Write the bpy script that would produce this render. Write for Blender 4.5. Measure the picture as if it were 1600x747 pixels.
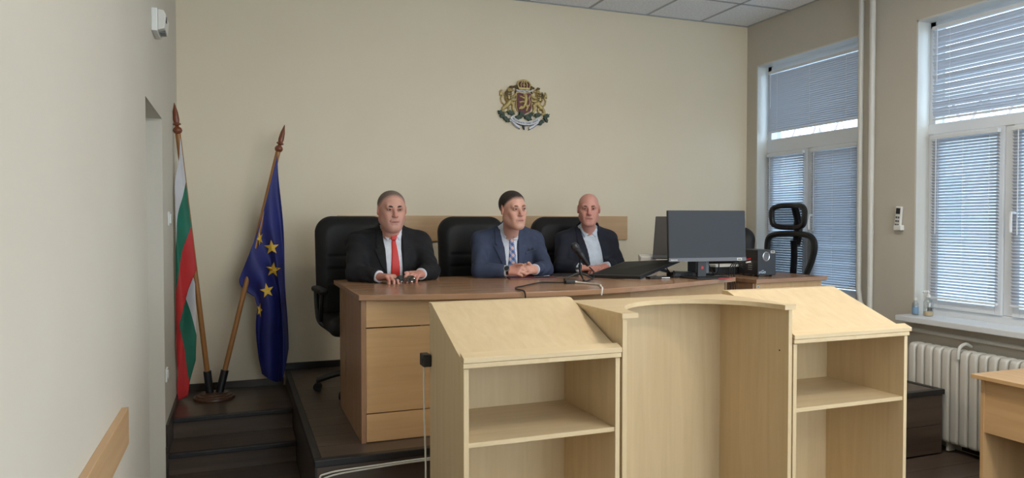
import bpy, math, random
import numpy as np
from mathutils import Matrix, Vector

for _o in list(bpy.data.objects):
    bpy.data.objects.remove(_o)
SC = bpy.context.scene
COL = SC.collection
random.seed(7)

# ------------------------------------------------------------------ camera
cam_data = bpy.data.cameras.new('camera')
cam_data.sensor_fit = 'HORIZONTAL'
cam_data.sensor_width = 36.0
cam_data.lens = 36.0 * 1127.8 / 1600.0
cam_data.clip_start = 0.05
camera = bpy.data.objects.new('camera', cam_data)
COL.objects.link(camera)
camera.location = (0.0, 0.0, 1.60)
camera.rotation_euler = (math.radians(90 - 1.364), 0.0, math.radians(-20.85))
SC.camera = camera

# ------------------------------------------------------------------ world (pale overcast daylight)
world = bpy.data.worlds.new('daylight')
SC.world = world
world.use_nodes = True
bg = world.node_tree.nodes['Background']
bg.inputs['Color'].default_value = (0.60, 0.78, 1.0, 1)
bg.inputs['Strength'].default_value = 3.1

# ------------------------------------------------------------------ area lights added at the unseen windows in place of daylight
def area_light(name, loc, rot, sx, sy, energy, color):
    l = bpy.data.lights.new(name, 'AREA')
    l.shape = 'RECTANGLE'; l.size = sx; l.size_y = sy
    l.energy = energy; l.color = color
    o = bpy.data.objects.new(name, l)
    o.location = loc; o.rotation_euler = rot
    COL.objects.link(o)
    return o
area_light('added_window_light', (5.06, 0.15, 2.0), (0, math.radians(90), 0), 2.1, 2.3, 36, (1.0, 0.915, 0.80))
area_light('added_window_light', (5.06, -2.65, 2.0), (0, math.radians(90), 0), 2.1, 1.5, 24, (1.0, 0.915, 0.80))
area_light('added_window_light', (2.6, -3.80, 2.05), (math.radians(90), 0, 0), 3.5, 2.1, 60, (1.0, 0.915, 0.80))  # at the assumed rear window, added to brighten the back wall
SC.view_settings.view_transform = 'Standard'
SC.view_settings.look = 'None'
SC.view_settings.gamma = 1.0
SC.view_settings.use_curve_mapping = False
SC.view_settings.exposure = 0.78
SC.cycles.use_denoising = True

# ------------------------------------------------------------------ materials
MATS = {}
def mat(name, color, rough=0.5, metal=0.0, spec=0.5, emit=None, trans=None):
    m = bpy.data.materials.new(name); m.use_nodes = True
    b = m.node_tree.nodes['Principled BSDF']
    b.inputs['Base Color'].default_value = (*color, 1)
    b.inputs['Roughness'].default_value = rough
    b.inputs['Metallic'].default_value = metal
    b.inputs['Specular IOR Level'].default_value = spec
    if emit:
        b.inputs['Emission Color'].default_value = (*emit[0], 1)
        b.inputs['Emission Strength'].default_value = emit[1]
    MATS[name] = m
    return m
def lin(r, g, b):
    f = lambda c: (c / 255.0 / 12.92) if c / 255.0 <= 0.04045 else ((c / 255.0 + 0.055) / 1.055) ** 2.4
    return (f(r), f(g), f(b))
def mottled(name, c1, c2, scale, rough=0.6, stretch=(1, 1, 1), bump=0.0, bscale=None, detail=6.0, dist=0.0, lo=0.3, hi=0.7, coord='Object', spec=0.5):
    m = mat(name, c1, rough, spec=spec)
    nt = m.node_tree; N = nt.nodes; L = nt.links
    b = N['Principled BSDF']
    tc = N.new('ShaderNodeTexCoord'); mp = N.new('ShaderNodeMapping')
    mp.inputs['Scale'].default_value = stretch
    L.new(tc.outputs[coord], mp.inputs['Vector'])
    n = N.new('ShaderNodeTexNoise'); n.inputs['Scale'].default_value = scale
    n.inputs['Detail'].default_value = detail; n.inputs['Distortion'].default_value = dist
    L.new(mp.outputs['Vector'], n.inputs['Vector'])
    r = N.new('ShaderNodeValToRGB')
    r.color_ramp.elements[0].position = lo; r.color_ramp.elements[0].color = (*c1, 1)
    r.color_ramp.elements[1].position = hi; r.color_ramp.elements[1].color = (*c2, 1)
    L.new(n.outputs['Fac'], r.inputs['Fac']); L.new(r.outputs['Color'], b.inputs['Base Color'])
    if bump:
        n2 = N.new('ShaderNodeTexNoise'); n2.inputs['Scale'].default_value = bscale or scale
        n2.inputs['Detail'].default_value = 4
        L.new(mp.outputs['Vector'], n2.inputs['Vector'])
        bp = N.new('ShaderNodeBump'); bp.inputs['Strength'].default_value = bump; bp.inputs['Distance'].default_value = 0.01
        L.new(n2.outputs['Fac'], bp.inputs['Height']); L.new(bp.outputs['Normal'], b.inputs['Normal'])
    return m
def wood(name, c1, c2, axis, scale=3.0, rough=0.42, spec=0.4):
    s = [9.0, 9.0, 9.0]; s['xyz'.index(axis)] = 0.55
    return mottled(name, c1, c2, scale, rough, tuple(s), 0.03, 14.0, 8.0, 0.6, 0.25, 0.75, spec=spec)

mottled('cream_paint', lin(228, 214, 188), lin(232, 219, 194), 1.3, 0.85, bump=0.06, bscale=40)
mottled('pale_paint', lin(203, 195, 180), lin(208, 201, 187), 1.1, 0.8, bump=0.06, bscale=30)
mottled('right_wall_grey', lin(196, 189, 175), lin(201, 194, 181), 1.3, 0.85, bump=0.06, bscale=40)  # greyer and darker than the back wall colour
mottled('ceiling_tile', lin(248, 249, 252), lin(232, 234, 238), 55, 0.9, bump=0.25, bscale=120, lo=0.35, hi=0.62)
mat('grid_metal', lin(170, 172, 176), 0.5)
mat('hole_dark', lin(70, 66, 60), 0.8)
for ax in 'xyz':
    wood('beech_' + ax, lin(217, 194, 156), lin(205, 180, 140), ax)
    wood('oak_' + ax, lin(216, 176, 128), lin(200, 160, 112), ax)
    wood('worktop_' + ax, lin(170, 131, 100), lin(150, 113, 84), ax, rough=0.24, spec=0.5)
    wood('rail_' + ax, lin(206, 170, 128), lin(192, 155, 114), ax)
    wood('laminate_' + ax, lin(98, 83, 72), lin(66, 55, 48), ax, scale=1.6, rough=0.28)
    wood('step_' + ax, lin(66, 57, 51), lin(44, 38, 35), ax, scale=1.6, rough=0.3)
mat('black_trim', lin(32, 31, 33), 0.4)
mat('white_plastic', lin(226, 226, 222), 0.4)
mat('white_frame', lin(222, 226, 230), 0.35)
mat('white_enamel', lin(214, 212, 205), 0.35)
mat('white_cable', lin(222, 218, 208), 0.5)
mat('black_plastic', lin(24, 24, 26), 0.42)
mat('dark_plastic', lin(40, 41, 45), 0.38)
mat('black_rubber', lin(18, 18, 19), 0.7)
mat('grey_plastic', lin(98, 100, 106), 0.45)
mat('silver', lin(200, 202, 206), 0.25, 0.9)
mat('steel', lin(120, 118, 112), 0.3, 0.9)
mat('gold_metal', lin(186, 164, 108), 0.42, 0.35)
mat('dark_gold', lin(96, 78, 46), 0.5, 0.3)
mat('red_plastic', lin(190, 40, 44), 0.4)
mat('sticker_white', lin(224, 222, 214), 0.6)
mat('sticker_ink', lin(60, 60, 62), 0.6)
mat('burgundy', lin(96, 30, 40), 0.5)
mat('folder_red', lin(110, 44, 46), 0.5)
mat('leaf_green', lin(46, 74, 62), 0.55)
mat('ribbon_white', lin(222, 222, 226), 0.5)
mat('ink_dark', lin(40, 44, 60), 0.6)
mat('pole_wood', lin(158, 108, 58), 0.35)
mat('finial_wood', lin(122, 66, 40), 0.32)
mottled('base_wood', lin(96, 66, 48), lin(70, 48, 36), 8, 0.35, (4, 4, 4))
mottled('black_leather', lin(28, 28, 30), lin(23, 23, 25), 12, 0.55, bump=0.08, bscale=90, spec=0.3)
mottled('flag_white', lin(206, 203, 204), lin(196, 193, 196), 6, 0.7)
mottled('flag_green', lin(24, 112, 88), lin(20, 100, 78), 6, 0.65)
mottled('flag_red', lin(196, 44, 44), lin(180, 36, 38), 6, 0.65)
mottled('flag_blue', lin(38, 45, 122), lin(30, 36, 104), 6, 0.6)
mat('star_yellow', lin(226, 184, 62), 0.6)
mat('amber_liquid', lin(214, 186, 140), 0.2)
mat('facade', lin(206, 208, 206), 0.8)
mat('facade_glass', lin(176, 184, 194), 0.3)
mat('lattice_paint', lin(176, 150, 140), 0.6)
mat('asphalt', lin(120, 122, 124), 0.9)
def glassy(name, tint, refl=0.06, rough=0.02):
    m = bpy.data.materials.new(name); m.use_nodes = True
    nt = m.node_tree; nt.nodes.clear()
    out = nt.nodes.new('ShaderNodeOutputMaterial'); mx = nt.nodes.new('ShaderNodeMixShader')
    t = nt.nodes.new('ShaderNodeBsdfTransparent'); g = nt.nodes.new('ShaderNodeBsdfGlossy')
    t.inputs['Color'].default_value = (*tint, 1); g.inputs['Roughness'].default_value = rough
    mx.inputs['Fac'].default_value = refl
    nt.links.new(t.outputs[0], mx.inputs[1]); nt.links.new(g.outputs[0], mx.inputs[2]); nt.links.new(mx.outputs[0], out.inputs['Surface'])
    MATS[name] = m
glassy('pane_glass', (0.93, 0.97, 0.98))
glassy('bottle_plastic', (0.86, 0.88, 0.88), 0.12, 0.1)
glassy('sunglass_lens', (0.10, 0.14, 0.12), 0.05)
def chair_mesh():
    m = bpy.data.materials.new('chair_mesh'); m.use_nodes = True
    nt = m.node_tree; nt.nodes.clear()
    out = nt.nodes.new('ShaderNodeOutputMaterial'); mx = nt.nodes.new('ShaderNodeMixShader')
    t = nt.nodes.new('ShaderNodeBsdfTransparent'); d = nt.nodes.new('ShaderNodeBsdfDiffuse')
    d.inputs['Color'].default_value = (0.012, 0.013, 0.018, 1)
    mx.inputs['Fac'].default_value = 0.74
    nt.links.new(t.outputs[0], mx.inputs[1]); nt.links.new(d.outputs[0], mx.inputs[2]); nt.links.new(mx.outputs[0], out.inputs['Surface'])
    MATS['chair_mesh'] = m
chair_mesh()
def slat_mat():
    m = bpy.data.materials.new('blind_slat'); m.use_nodes = True
    nt = m.node_tree; b = nt.nodes['Principled BSDF']
    b.inputs['Base Color'].default_value = (*lin(184, 186, 192), 1); b.inputs['Roughness'].default_value = 0.4
    out = nt.nodes['Material Output']; mx = nt.nodes.new('ShaderNodeMixShader'); tr = nt.nodes.new('ShaderNodeBsdfTranslucent')
    tr.inputs['Color'].default_value = (0.75, 0.8, 0.88, 1); mx.inputs['Fac'].default_value = 0.08
    nt.links.new(b.outputs[0], mx.inputs[1]); nt.links.new(tr.outputs[0], mx.inputs[2]); nt.links.new(mx.outputs[0], out.inputs['Surface'])
    MATS['blind_slat'] = m
slat_mat()

# ------------------------------------------------------------------ mesh helpers
OFF = {}
class MB:
    def __init__(s): s.v = []; s.f = []; s.mi = []
    def add(s, vs, fs, mi=0):
        n = len(s.v); s.v += [tuple(p) for p in vs]; s.f += [tuple(i + n for i in f) for f in fs]; s.mi += [mi] * len(fs)
        return s
    def box(s, x0, x1, y0, y1, z0, z1, mi=0):
        return s.add([(x0, y0, z0), (x1, y0, z0), (x1, y1, z0), (x0, y1, z0), (x0, y0, z1), (x1, y0, z1), (x1, y1, z1), (x0, y1, z1)],
                     [(0, 3, 2, 1), (4, 5, 6, 7), (0, 1, 5, 4), (1, 2, 6, 5), (2, 3, 7, 6), (3, 0, 4, 7)], mi)
    def prism(s, poly, axis, a, b, mi=0):
        # poly: 2D points in the plane normal to axis ('x': (y,z), 'y': (x,z), 'z': (x,y))
        n = len(poly)
        f = {'x': lambda p, t: (t, p[0], p[1]), 'y': lambda p, t: (p[0], t, p[1]), 'z': lambda p, t: (p[0], p[1], t)}[axis]
        vs = [f(p, a) for p in poly] + [f(p, b) for p in poly]
        fs = [tuple(range(n)), tuple(range(2 * n - 1, n - 1, -1))] + [(i, i + n, (i + 1) % n + n, (i + 1) % n) for i in range(n)]
        return s.add(vs, fs, mi)
    def hexa(s, p):
        return s.add(p, [(0, 3, 2, 1), (4, 5, 6, 7), (0, 1, 5, 4), (1, 2, 6, 5), (2, 3, 7, 6), (3, 0, 4, 7)])
    def tube(s, pts, r, n=8, closed=False, mi=0, flat=1.0):
        pts = [Vector(p) for p in pts]; m = len(pts)
        rs = r if isinstance(r, (list, tuple)) else [r] * m
        ref = None; rings = []
        for i, p in enumerate(pts):
            if closed: t = pts[(i + 1) % m] - pts[i - 1]
            else: t = pts[min(i + 1, m - 1)] - pts[max(i - 1, 0)]
            t.normalize()
            if ref is None:
                ref = Vector((0, 0, 1)) if abs(t.z) < 0.9 else Vector((1, 0, 0))
            u = (ref - t * ref.dot(t))
            if u.length < 1e-5: u = t.orthogonal()
            u.normalize(); ref = u
            w = t.cross(u)
            rings.append([p + (u * math.cos(2 * math.pi * k / n) * flat + w * math.sin(2 * math.pi * k / n)) * rs[i] for k in range(n)])
        vs = [q for rg in rings for q in rg]; fs = []
        for i in range(m if closed else m - 1):
            j = (i + 1) % m
            for k in range(n):
                fs.append((i * n + k, i * n + (k + 1) % n, j * n + (k + 1) % n, j * n + k))
        if not closed:
            fs.append(tuple(range(n - 1, -1, -1))); fs.append(tuple((m - 1) * n + k for k in range(n)))
        return s.add(vs, fs, mi)
    def lathe(s, prof, c=(0, 0, 0), n=24, mi=0):
        vs = []; fs = []; m = len(prof)
        for (r, z) in prof:
            for k in range(n):
                a = 2 * math.pi * k / n
                vs.append((c[0] + r * math.cos(a), c[1] + r * math.sin(a), c[2] + z))
        for i in range(m - 1):
            for k in range(n):
                fs.append((i * n + k, i * n + (k + 1) % n, (i + 1) * n + (k + 1) % n, (i + 1) * n + k))
        fs.append(tuple(range(n - 1, -1, -1))); fs.append(tuple((m - 1) * n + k for k in range(n)))
        return s.add(vs, fs, mi)
    def xform(s, M):
        s.v = [tuple(M @ Vector(p)) for p in s.v]; return s
    def build(s, name, material, parent=None, bevel=0.0, smooth=False, local=False):
        me = bpy.data.meshes.new(name)
        off = Vector((0, 0, 0)) if (local or parent is None) else OFF.get(parent.name, Vector((0, 0, 0)))
        me.from_pydata([tuple(Vector(p) - off) for p in s.v], [], s.f)
        ms = material if isinstance(material, (list, tuple)) else [material]
        for m in ms: me.materials.append(MATS[m])
        if len(ms) > 1: me.polygons.foreach_set('material_index', s.mi)
        me.update()
        import bmesh
        bm = bmesh.new(); bm.from_mesh(me); bmesh.ops.recalc_face_normals(bm, faces=bm.faces[:]); bm.to_mesh(me); bm.free()
        if smooth:
            me.polygons.foreach_set('use_smooth', [True] * len(me.polygons))
            if smooth != 'all': me.set_sharp_from_angle(angle=math.radians(42))
        o = bpy.data.objects.new(name, me); COL.objects.link(o)
        if parent is not None:
            o.parent = parent; OFF[o.name] = off
        if bevel:
            b = o.modifiers.new('bevel', 'BEVEL'); b.width = bevel; b.segments = 2; b.limit_method = 'ANGLE'
        return o
def tag(o, label, cat, group=None):
    o['label'] = label; o['category'] = cat
    if group: o['group'] = group
    return o
def struct(o):
    o['kind'] = 'structure'; return o
def thing(name, label, cat, loc=(0, 0, 0), group=None):
    o = bpy.data.objects.new(name, None); COL.objects.link(o); o.location = loc
    o.empty_display_size = 0.1
    OFF[o.name] = Vector(loc)
    return tag(o, label, cat, group)
def B(*a): return MB().box(*a)
def copy_tree(o, parent=None):
    c = o.copy(); COL.objects.link(c)
    if parent is not None: c.parent = parent
    for ch in list(o.children): copy_tree(ch, c)
    return c
def arc(cx, cy, r, a0, a1, n):
    return [(cx + r * math.cos(math.radians(a0 + (a1 - a0) * i / n)), cy + r * math.sin(math.radians(a0 + (a1 - a0) * i / n))) for i in range(n + 1)]
def smooth_path(pts, n=6):
    P = [Vector(p) for p in pts]; out = []
    for i in range(len(P) - 1):
        p0 = P[max(i - 1, 0)]; p1 = P[i]; p2 = P[i + 1]; p3 = P[min(i + 2, len(P) - 1)]
        for k in range(n):
            t = k / n
            out.append(0.5 * ((2 * p1) + (p2 - p0) * t + (2 * p0 - 5 * p1 + 4 * p2 - p3) * t * t + (-p0 + 3 * p1 - 3 * p2 + p3) * t ** 3))
    out.append(P[-1])
    return out

# ------------------------------------------------------------------ distance-field modelling helpers
class Field:
    def __init__(s, lo, hi, h):
        s.lo = np.array(lo, np.float32); s.h = h
        s.n = np.maximum(2, np.ceil((np.array(hi) - np.array(lo)) / h).astype(int) + 1)
        s.D = np.full(s.n, 0.3, np.float32)
    def block(s, lo, hi):
        a = np.maximum(0, np.floor((np.array(lo) - s.lo) / s.h).astype(int)); b = np.minimum(s.n, np.ceil((np.array(hi) - s.lo) / s.h).astype(int) + 1)
        if np.any(b <= a): return None, None
        ax = [(s.lo[i] + s.h * np.arange(a[i], b[i], dtype=np.float32)) for i in range(3)]
        return tuple(slice(a[i], b[i]) for i in range(3)), (ax[0][:, None, None], ax[1][None, :, None], ax[2][None, None, :])
    def all(s): return s.block(s.lo, s.lo + s.h * s.n)
    def _mix(s, sl, d, k, op):
        a = s.D[sl]
        if op == 'sub': a, d = -a, d
        if k > 0:
            t = np.clip(0.5 + 0.5 * (d - a) / k, 0, 1); r = d + (a - d) * t - k * t * (1 - t)
        else: r = np.minimum(a, d)
        s.D[sl] = -r if op == 'sub' else r
    def cone(s, a, b, ra, rb=None, k=0.0, op='add'):
        rb = ra if rb is None else rb
        a = np.array(a, np.float32); b = np.array(b, np.float32); m = max(ra, rb) + 0.05 + k
        sl, X = s.block(np.minimum(a, b) - m, np.maximum(a, b) + m)
        if sl is None: return s
        ba = b - a; q = float(ba @ ba) + 1e-12
        p = [X[i] - a[i] for i in range(3)]
        t = np.clip((p[0] * ba[0] + p[1] * ba[1] + p[2] * ba[2]) / q, 0, 1)
        d = np.sqrt((p[0] - t * ba[0]) ** 2 + (p[1] - t * ba[1]) ** 2 + (p[2] - t * ba[2]) ** 2) - (ra + (rb - ra) * t)
        s._mix(sl, d.astype(np.float32), k, op); return s
    def ell(s, c, r, R=None, k=0.0, op='add'):
        c = np.array(c, np.float32); m = max(r) + 0.05 + k
        sl, X = s.block(c - m, c + m)
        if sl is None: return s
        p = [X[i] - c[i] for i in range(3)]
        if R is not None:
            p = [p[0] * R[0][j] + p[1] * R[1][j] + p[2] * R[2][j] for j in range(3)]
        k0 = np.sqrt((p[0] / r[0]) ** 2 + (p[1] / r[1]) ** 2 + (p[2] / r[2]) ** 2)
        k1 = np.sqrt((p[0] / r[0] ** 2) ** 2 + (p[1] / r[1] ** 2) ** 2 + (p[2] / r[2] ** 2) ** 2) + 1e-9
        s._mix(sl, (k0 * (k0 - 1) / k1).astype(np.float32), k, op); return s
    def rbox(s, c, half, rad, R=None, k=0.0, op='add'):
        c = np.array(c, np.float32); m = float(np.linalg.norm(half)) + 0.03 + k
        sl, X = s.block(c - m, c + m)
        if sl is None: return s
        p = [X[i] - c[i] for i in range(3)]
        if R is not None:
            p = [p[0] * R[0][j] + p[1] * R[1][j] + p[2] * R[2][j] for j in range(3)]
        q = [np.abs(p[i]) - (half[i] - rad) for i in range(3)]
        d = np.sqrt(np.maximum(q[0], 0) ** 2 + np.maximum(q[1], 0) ** 2 + np.maximum(q[2], 0) ** 2) + np.minimum(np.maximum(q[0], np.maximum(q[1], q[2])), 0) - rad
        s._mix(sl, d.astype(np.float32), k, op); return s
def plate(F, c, hx, hy, hz, rxz, ry, R=None, k=0.0):
    # padded panel: rounded rectangle in x-z, soft edges across its thickness
    c = np.array(c, np.float32); m = float(np.hypot(hx, hz)) + hy + 0.03
    sl, X = F.block(c - m, c + m)
    p = [X[i] - c[i] for i in range(3)]
    if R is not None: p = [p[0] * R[0][j] + p[1] * R[1][j] + p[2] * R[2][j] for j in range(3)]
    qx, qz = np.abs(p[0]) - (hx - rxz), np.abs(p[2]) - (hz - rxz)
    d2 = np.sqrt(np.maximum(qx, 0) ** 2 + np.maximum(qz, 0) ** 2) + np.minimum(np.maximum(qx, qz), 0) - rxz
    qa, qb = d2 + ry, np.abs(p[1]) - hy + ry
    d = np.sqrt(np.maximum(qa, 0) ** 2 + np.maximum(qb, 0) ** 2) + np.minimum(np.maximum(qa, qb), 0) - ry
    F._mix(sl, d.astype(np.float32), k, 'add'); return F
def nets(D, lo, h):
    S = D < 0
    nx, ny, nz = D.shape
    cnt = np.zeros((nx - 1, ny - 1, nz - 1), np.int8)
    for i in (0, 1):
        for j in (0, 1):
            for k in (0, 1): cnt += S[i:nx - 1 + i, j:ny - 1 + j, k:nz - 1 + k]
    act = (cnt > 0) & (cnt < 8)
    idx = np.full(act.shape, -1, np.int64); I = np.argwhere(act); idx[act] = np.arange(len(I))
    acc = np.zeros((len(I), 3)); w = np.zeros(len(I))
    corners = [(i, j, k) for i in (0, 1) for j in (0, 1) for k in (0, 1)]
    for a in corners:
        for ax in range(3):
            if a[ax]: continue
            b = list(a); b[ax] = 1
            da = D[I[:, 0] + a[0], I[:, 1] + a[1], I[:, 2] + a[2]]; db = D[I[:, 0] + b[0], I[:, 1] + b[1], I[:, 2] + b[2]]
            c = (da < 0) != (db < 0)
            t = np.where(c, da / np.where(c, da - db, 1), 0)
            p = np.tile(np.array(a, float), (len(I), 1)); p[:, ax] += t
            acc[c] += p[c]; w[c] += 1
    V = (I + acc / w[:, None]) * h + np.array(lo)
    F = []
    for ax in range(3):
        u, v = (ax + 1) % 3, (ax + 2) % 3
        sa = [slice(None)] * 3; sb = [slice(None)] * 3
        sa[ax] = slice(0, -1); sb[ax] = slice(1, None)
        A = S[tuple(sa)]; Bm = S[tuple(sb)]
        ch = np.argwhere(A != Bm)
        ok = (ch[:, u] > 0) & (ch[:, v] > 0) & (ch[:, u] < D.shape[u] - 1) & (ch[:, v] < D.shape[v] - 1)
        ch = ch[ok]
        def g(du, dv):
            q = ch.copy(); q[:, u] -= du; q[:, v] -= dv
            return idx[q[:, 0], q[:, 1], q[:, 2]]
        q = np.stack([g(1, 1), g(0, 1), g(0, 0), g(1, 0)], 1)
        flip = ~A[ch[:, 0], ch[:, 1], ch[:, 2]]
        q[flip] = q[flip][:, ::-1]
        F.append(q)
    F = np.concatenate(F)
    return V, F[np.all(F >= 0, 1)]
def field_mesh(name, V, F, material, parent=None, local=False):
    me = bpy.data.meshes.new(name)
    off = np.array(OFF.get(parent.name, (0, 0, 0))) if (parent is not None and not local) else np.zeros(3)
    V = np.asarray(V, np.float32) - off.astype(np.float32)
    me.vertices.add(len(V)); me.vertices.foreach_set('co', V.ravel())
    me.loops.add(len(F) * 4); me.loops.foreach_set('vertex_index', F.astype(np.int32).ravel())
    me.polygons.add(len(F)); me.polygons.foreach_set('loop_start', np.arange(0, len(F) * 4, 4, dtype=np.int32))
    me.polygons.foreach_set('use_smooth', np.ones(len(F), bool))
    me.update(calc_edges=True); me.validate()
    me.materials.append(MATS[material])
    o = bpy.data.objects.new(name, me); COL.objects.link(o)
    if parent is not None:
        o.parent = parent; OFF[o.name] = Vector([float(t) for t in off])
    return o
def sculpt(name, F, material, parent=None, D=None, local=False):
    V, Q = nets(F.D if D is None else D, F.lo, F.h)
    return field_mesh(name, V, Q, material, parent, local)

# ================================================================== THE ROOM
XL, XR, YB, YN, ZC = -0.41, 4.746, 5.90, -3.6, 3.53
ZP, ZL, ZS = 0.438, 0.328, 0.198         # podium deck, flag landing, lower step
DOOR = (3.913, 4.742, 2.21)
W1 = (4.517, 5.755, 0.90, 3.12)          # window openings in the right wall: y0, y1, z0, z1
W2 = (1.75, 3.985, 0.90, 3.10)
W3 = (-1.0, 1.3, 0.90, 3.10)
W4 = (-3.4, -1.9, 0.90, 3.10)
# floor
struct(B(XL - 0.3, XR + 0.3, YN - 0.2, YB + 0.2, -0.15, -0.012).build('floor', 'laminate_x'))
floor_o = bpy.data.objects['floor']
pm = None
row = 0; y = 3.56
while y > -0.2:
    x = XL + 0.005 - (0.62 if row % 2 else 0.0) - 0.21 * (row % 3)
    while x < XR:
        a, b = max(x, XL), min(x + 1.28, XR)
        if b - a > 0.05:
            if pm is None or abs((b - a) - 1.28) > 1e-4:
                o = B(0, b - a - 0.003, 0, 0.187, -0.012, 0).build('plank', 'laminate_x', floor_o, local=True)
                if abs((b - a) - 1.28) <= 1e-4: pm = o.data
            else:
                o = bpy.data.objects.new('plank', pm); COL.objects.link(o); o.parent = floor_o
            o.location = (a, y - 0.19, 0)
        x += 1.28
    y -= 0.19; row += 1
# back wall and wall behind the camera
struct(B(XL - 0.3, XR + 0.3, YB, YB + 0.25, -0.15, ZC + 0.25).build('wall_back', 'cream_paint'))
m = MB(); FW = (0.8, 4.4, 0.95, 3.15)
m.box(XL - 0.3, FW[0], YN - 0.25, YN, -0.15, ZC + 0.25).box(FW[1], XR + 0.3, YN - 0.25, YN, -0.15, ZC + 0.25)
m.box(FW[0], FW[1], YN - 0.25, YN, -0.15, FW[2]).box(FW[0], FW[1], YN - 0.25, YN, FW[3], ZC + 0.25)
struct(m.build('wall_front', 'pale_paint'))
w5 = struct(bpy.data.objects.new('window_added_rear', None)); COL.objects.link(w5); w5.location = (2.6, YN - 0.12, 0.95); OFF[w5.name] = Vector(w5.location)  # rear window added out of view to let light onto the back wall
for q in ((0.8, 0.87, 0.95, 3.15), (4.33, 4.4, 0.95, 3.15), (0.87, 4.33, 0.95, 1.02), (0.87, 4.33, 3.08, 3.15), (1.97, 2.04, 1.02, 3.08), (3.16, 3.23, 1.02, 3.08)):
    B(q[0], q[1], YN - 0.16, YN - 0.09, q[2], q[3]).build('frame_bar', 'white_frame', w5)
B(0.87, 4.33, YN - 0.13, YN - 0.122, 1.02, 3.08).build('pane', 'pane_glass', w5)
# left wall with the doorway
m = MB()
m.box(XL - 0.3, XL, YN, DOOR[0], -0.15, ZC + 0.2)
m.box(XL - 0.3, XL, DOOR[1], YB, -0.15, ZC + 0.2)
m.box(XL - 0.3, XL, DOOR[0], DOOR[1], DOOR[2], ZC + 0.2)
wl = struct(m.build('wall_left', 'pale_paint'))
d = struct(B(XL - 0.30, XL - 0.26, DOOR[0], DOOR[1], 0, DOOR[2]).build('door_1', 'white_plastic'))
B(XL - 0.262, XL - 0.252, DOOR[0] + 0.1, DOOR[1] - 0.1, 0.15, 0.95).build('panel', 'white_plastic', d, 0.004)
B(XL - 0.262, XL - 0.252, DOOR[0] + 0.1, DOOR[1] - 0.1, 1.1, 2.05).build('panel', 'white_plastic', d, 0.004)
MB().tube([(XL - 0.25, DOOR[0] + 0.07, 1.02), (XL - 0.2, DOOR[0] + 0.07, 1.02), (XL - 0.2, DOOR[0] + 0.18, 1.02)], 0.009).build('door_handle', 'steel', d, smooth=True)
# right wall with windows
m = MB(); T = XR + 0.30
ys = [YN]
for w in (W4, W3, W2, W1): ys += [w[0], w[1]]
ys.append(YB)
for i in range(0, len(ys), 2): m.box(XR, T, ys[i], ys[i + 1], -0.15, ZC + 0.2)
for w in (W4, W3, W2, W1):
    m.box(XR, T, w[0], w[1], -0.15, w[2]); m.box(XR, T, w[0], w[1], w[3], ZC + 0.2)
struct(m.build('wall_right', 'right_wall_grey'))
# baseboards
struct(B(0.33, XR, YB - 0.018, YB, ZP, ZP + 0.055).build('baseboard_back', 'black_trim', bevel=0.003))
struct(B(XL, 0.33, YB - 0.018, YB, ZL, ZL + 0.055).build('baseboard_back', 'step_x', bevel=0.003))
struct(B(XR - 0.016, XR, YN, 3.57, 0, 0.06).build('baseboard_right', 'step_y', bevel=0.003))
struct(B(XL, XL + 0.015, YN, DOOR[0] - 0.02, 0, 0.07).build('baseboard_left', 'step_y', bevel=0.003))
# ceiling: grid of tiles
ce = struct(B(XL - 0.3, XR + 0.3, YN - 0.2, YB + 0.2, ZC + 0.03, ZC + 0.2).build('ceiling', 'ceiling_tile'))
tile = None
xs = [XL] + [4.19 - 0.6 * k for k in range(7, -1, -1)] + [XR]
yy = [YB - 0.6 * k for k in range(0, 16)] + [YN]
LAMPS = [(5, 8), (5, 5), (5, 12)]
for i in range(len(xs) - 1):
    for j in range(len(yy) - 1):
        x0, x1, y1, y0 = xs[i], xs[i + 1], yy[j], yy[j + 1]
        if x1 - x0 < 0.03 or (i, j) in LAMPS: continue
        full = abs(x1 - x0 - 0.6) < 1e-3 and abs(y1 - y0 - 0.6) < 1e-3
        if full and tile is not None:
            o = bpy.data.objects.new('ceiling_tile', tile); COL.objects.link(o); o.parent = ce
        else:
            mm = B(0.010, x1 - x0 - 0.010, 0.010, y1 - y0 - 0.010, 0.0, 0.022)
            o = mm.build('ceiling_tile', 'ceiling_tile', ce, local=True)
            if full: tile = o.data
        o.location = (x0, y0, ZC + 0.002)
for x in xs[1:-1]: B(x - 0.012, x + 0.012, YN, YB, ZC - 0.002, ZC + 0.012).build('grid_bar', 'grid_metal', ce)
for y in yy[1:-1]: B(XL, XR, y - 0.012, y + 0.012, ZC - 0.002, ZC + 0.012).build('grid_bar', 'grid_metal', ce)
for (a, b_, c_, d_) in ((XL, XR, YB - 0.02, YB), (XR - 0.02, XR, YN, YB), (XL, XL + 0.02, YN, YB)):
    B(a, b_, c_, d_, ZC - 0.004, ZC + 0.012).build('edge_bar', 'grid_metal', ce)
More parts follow.
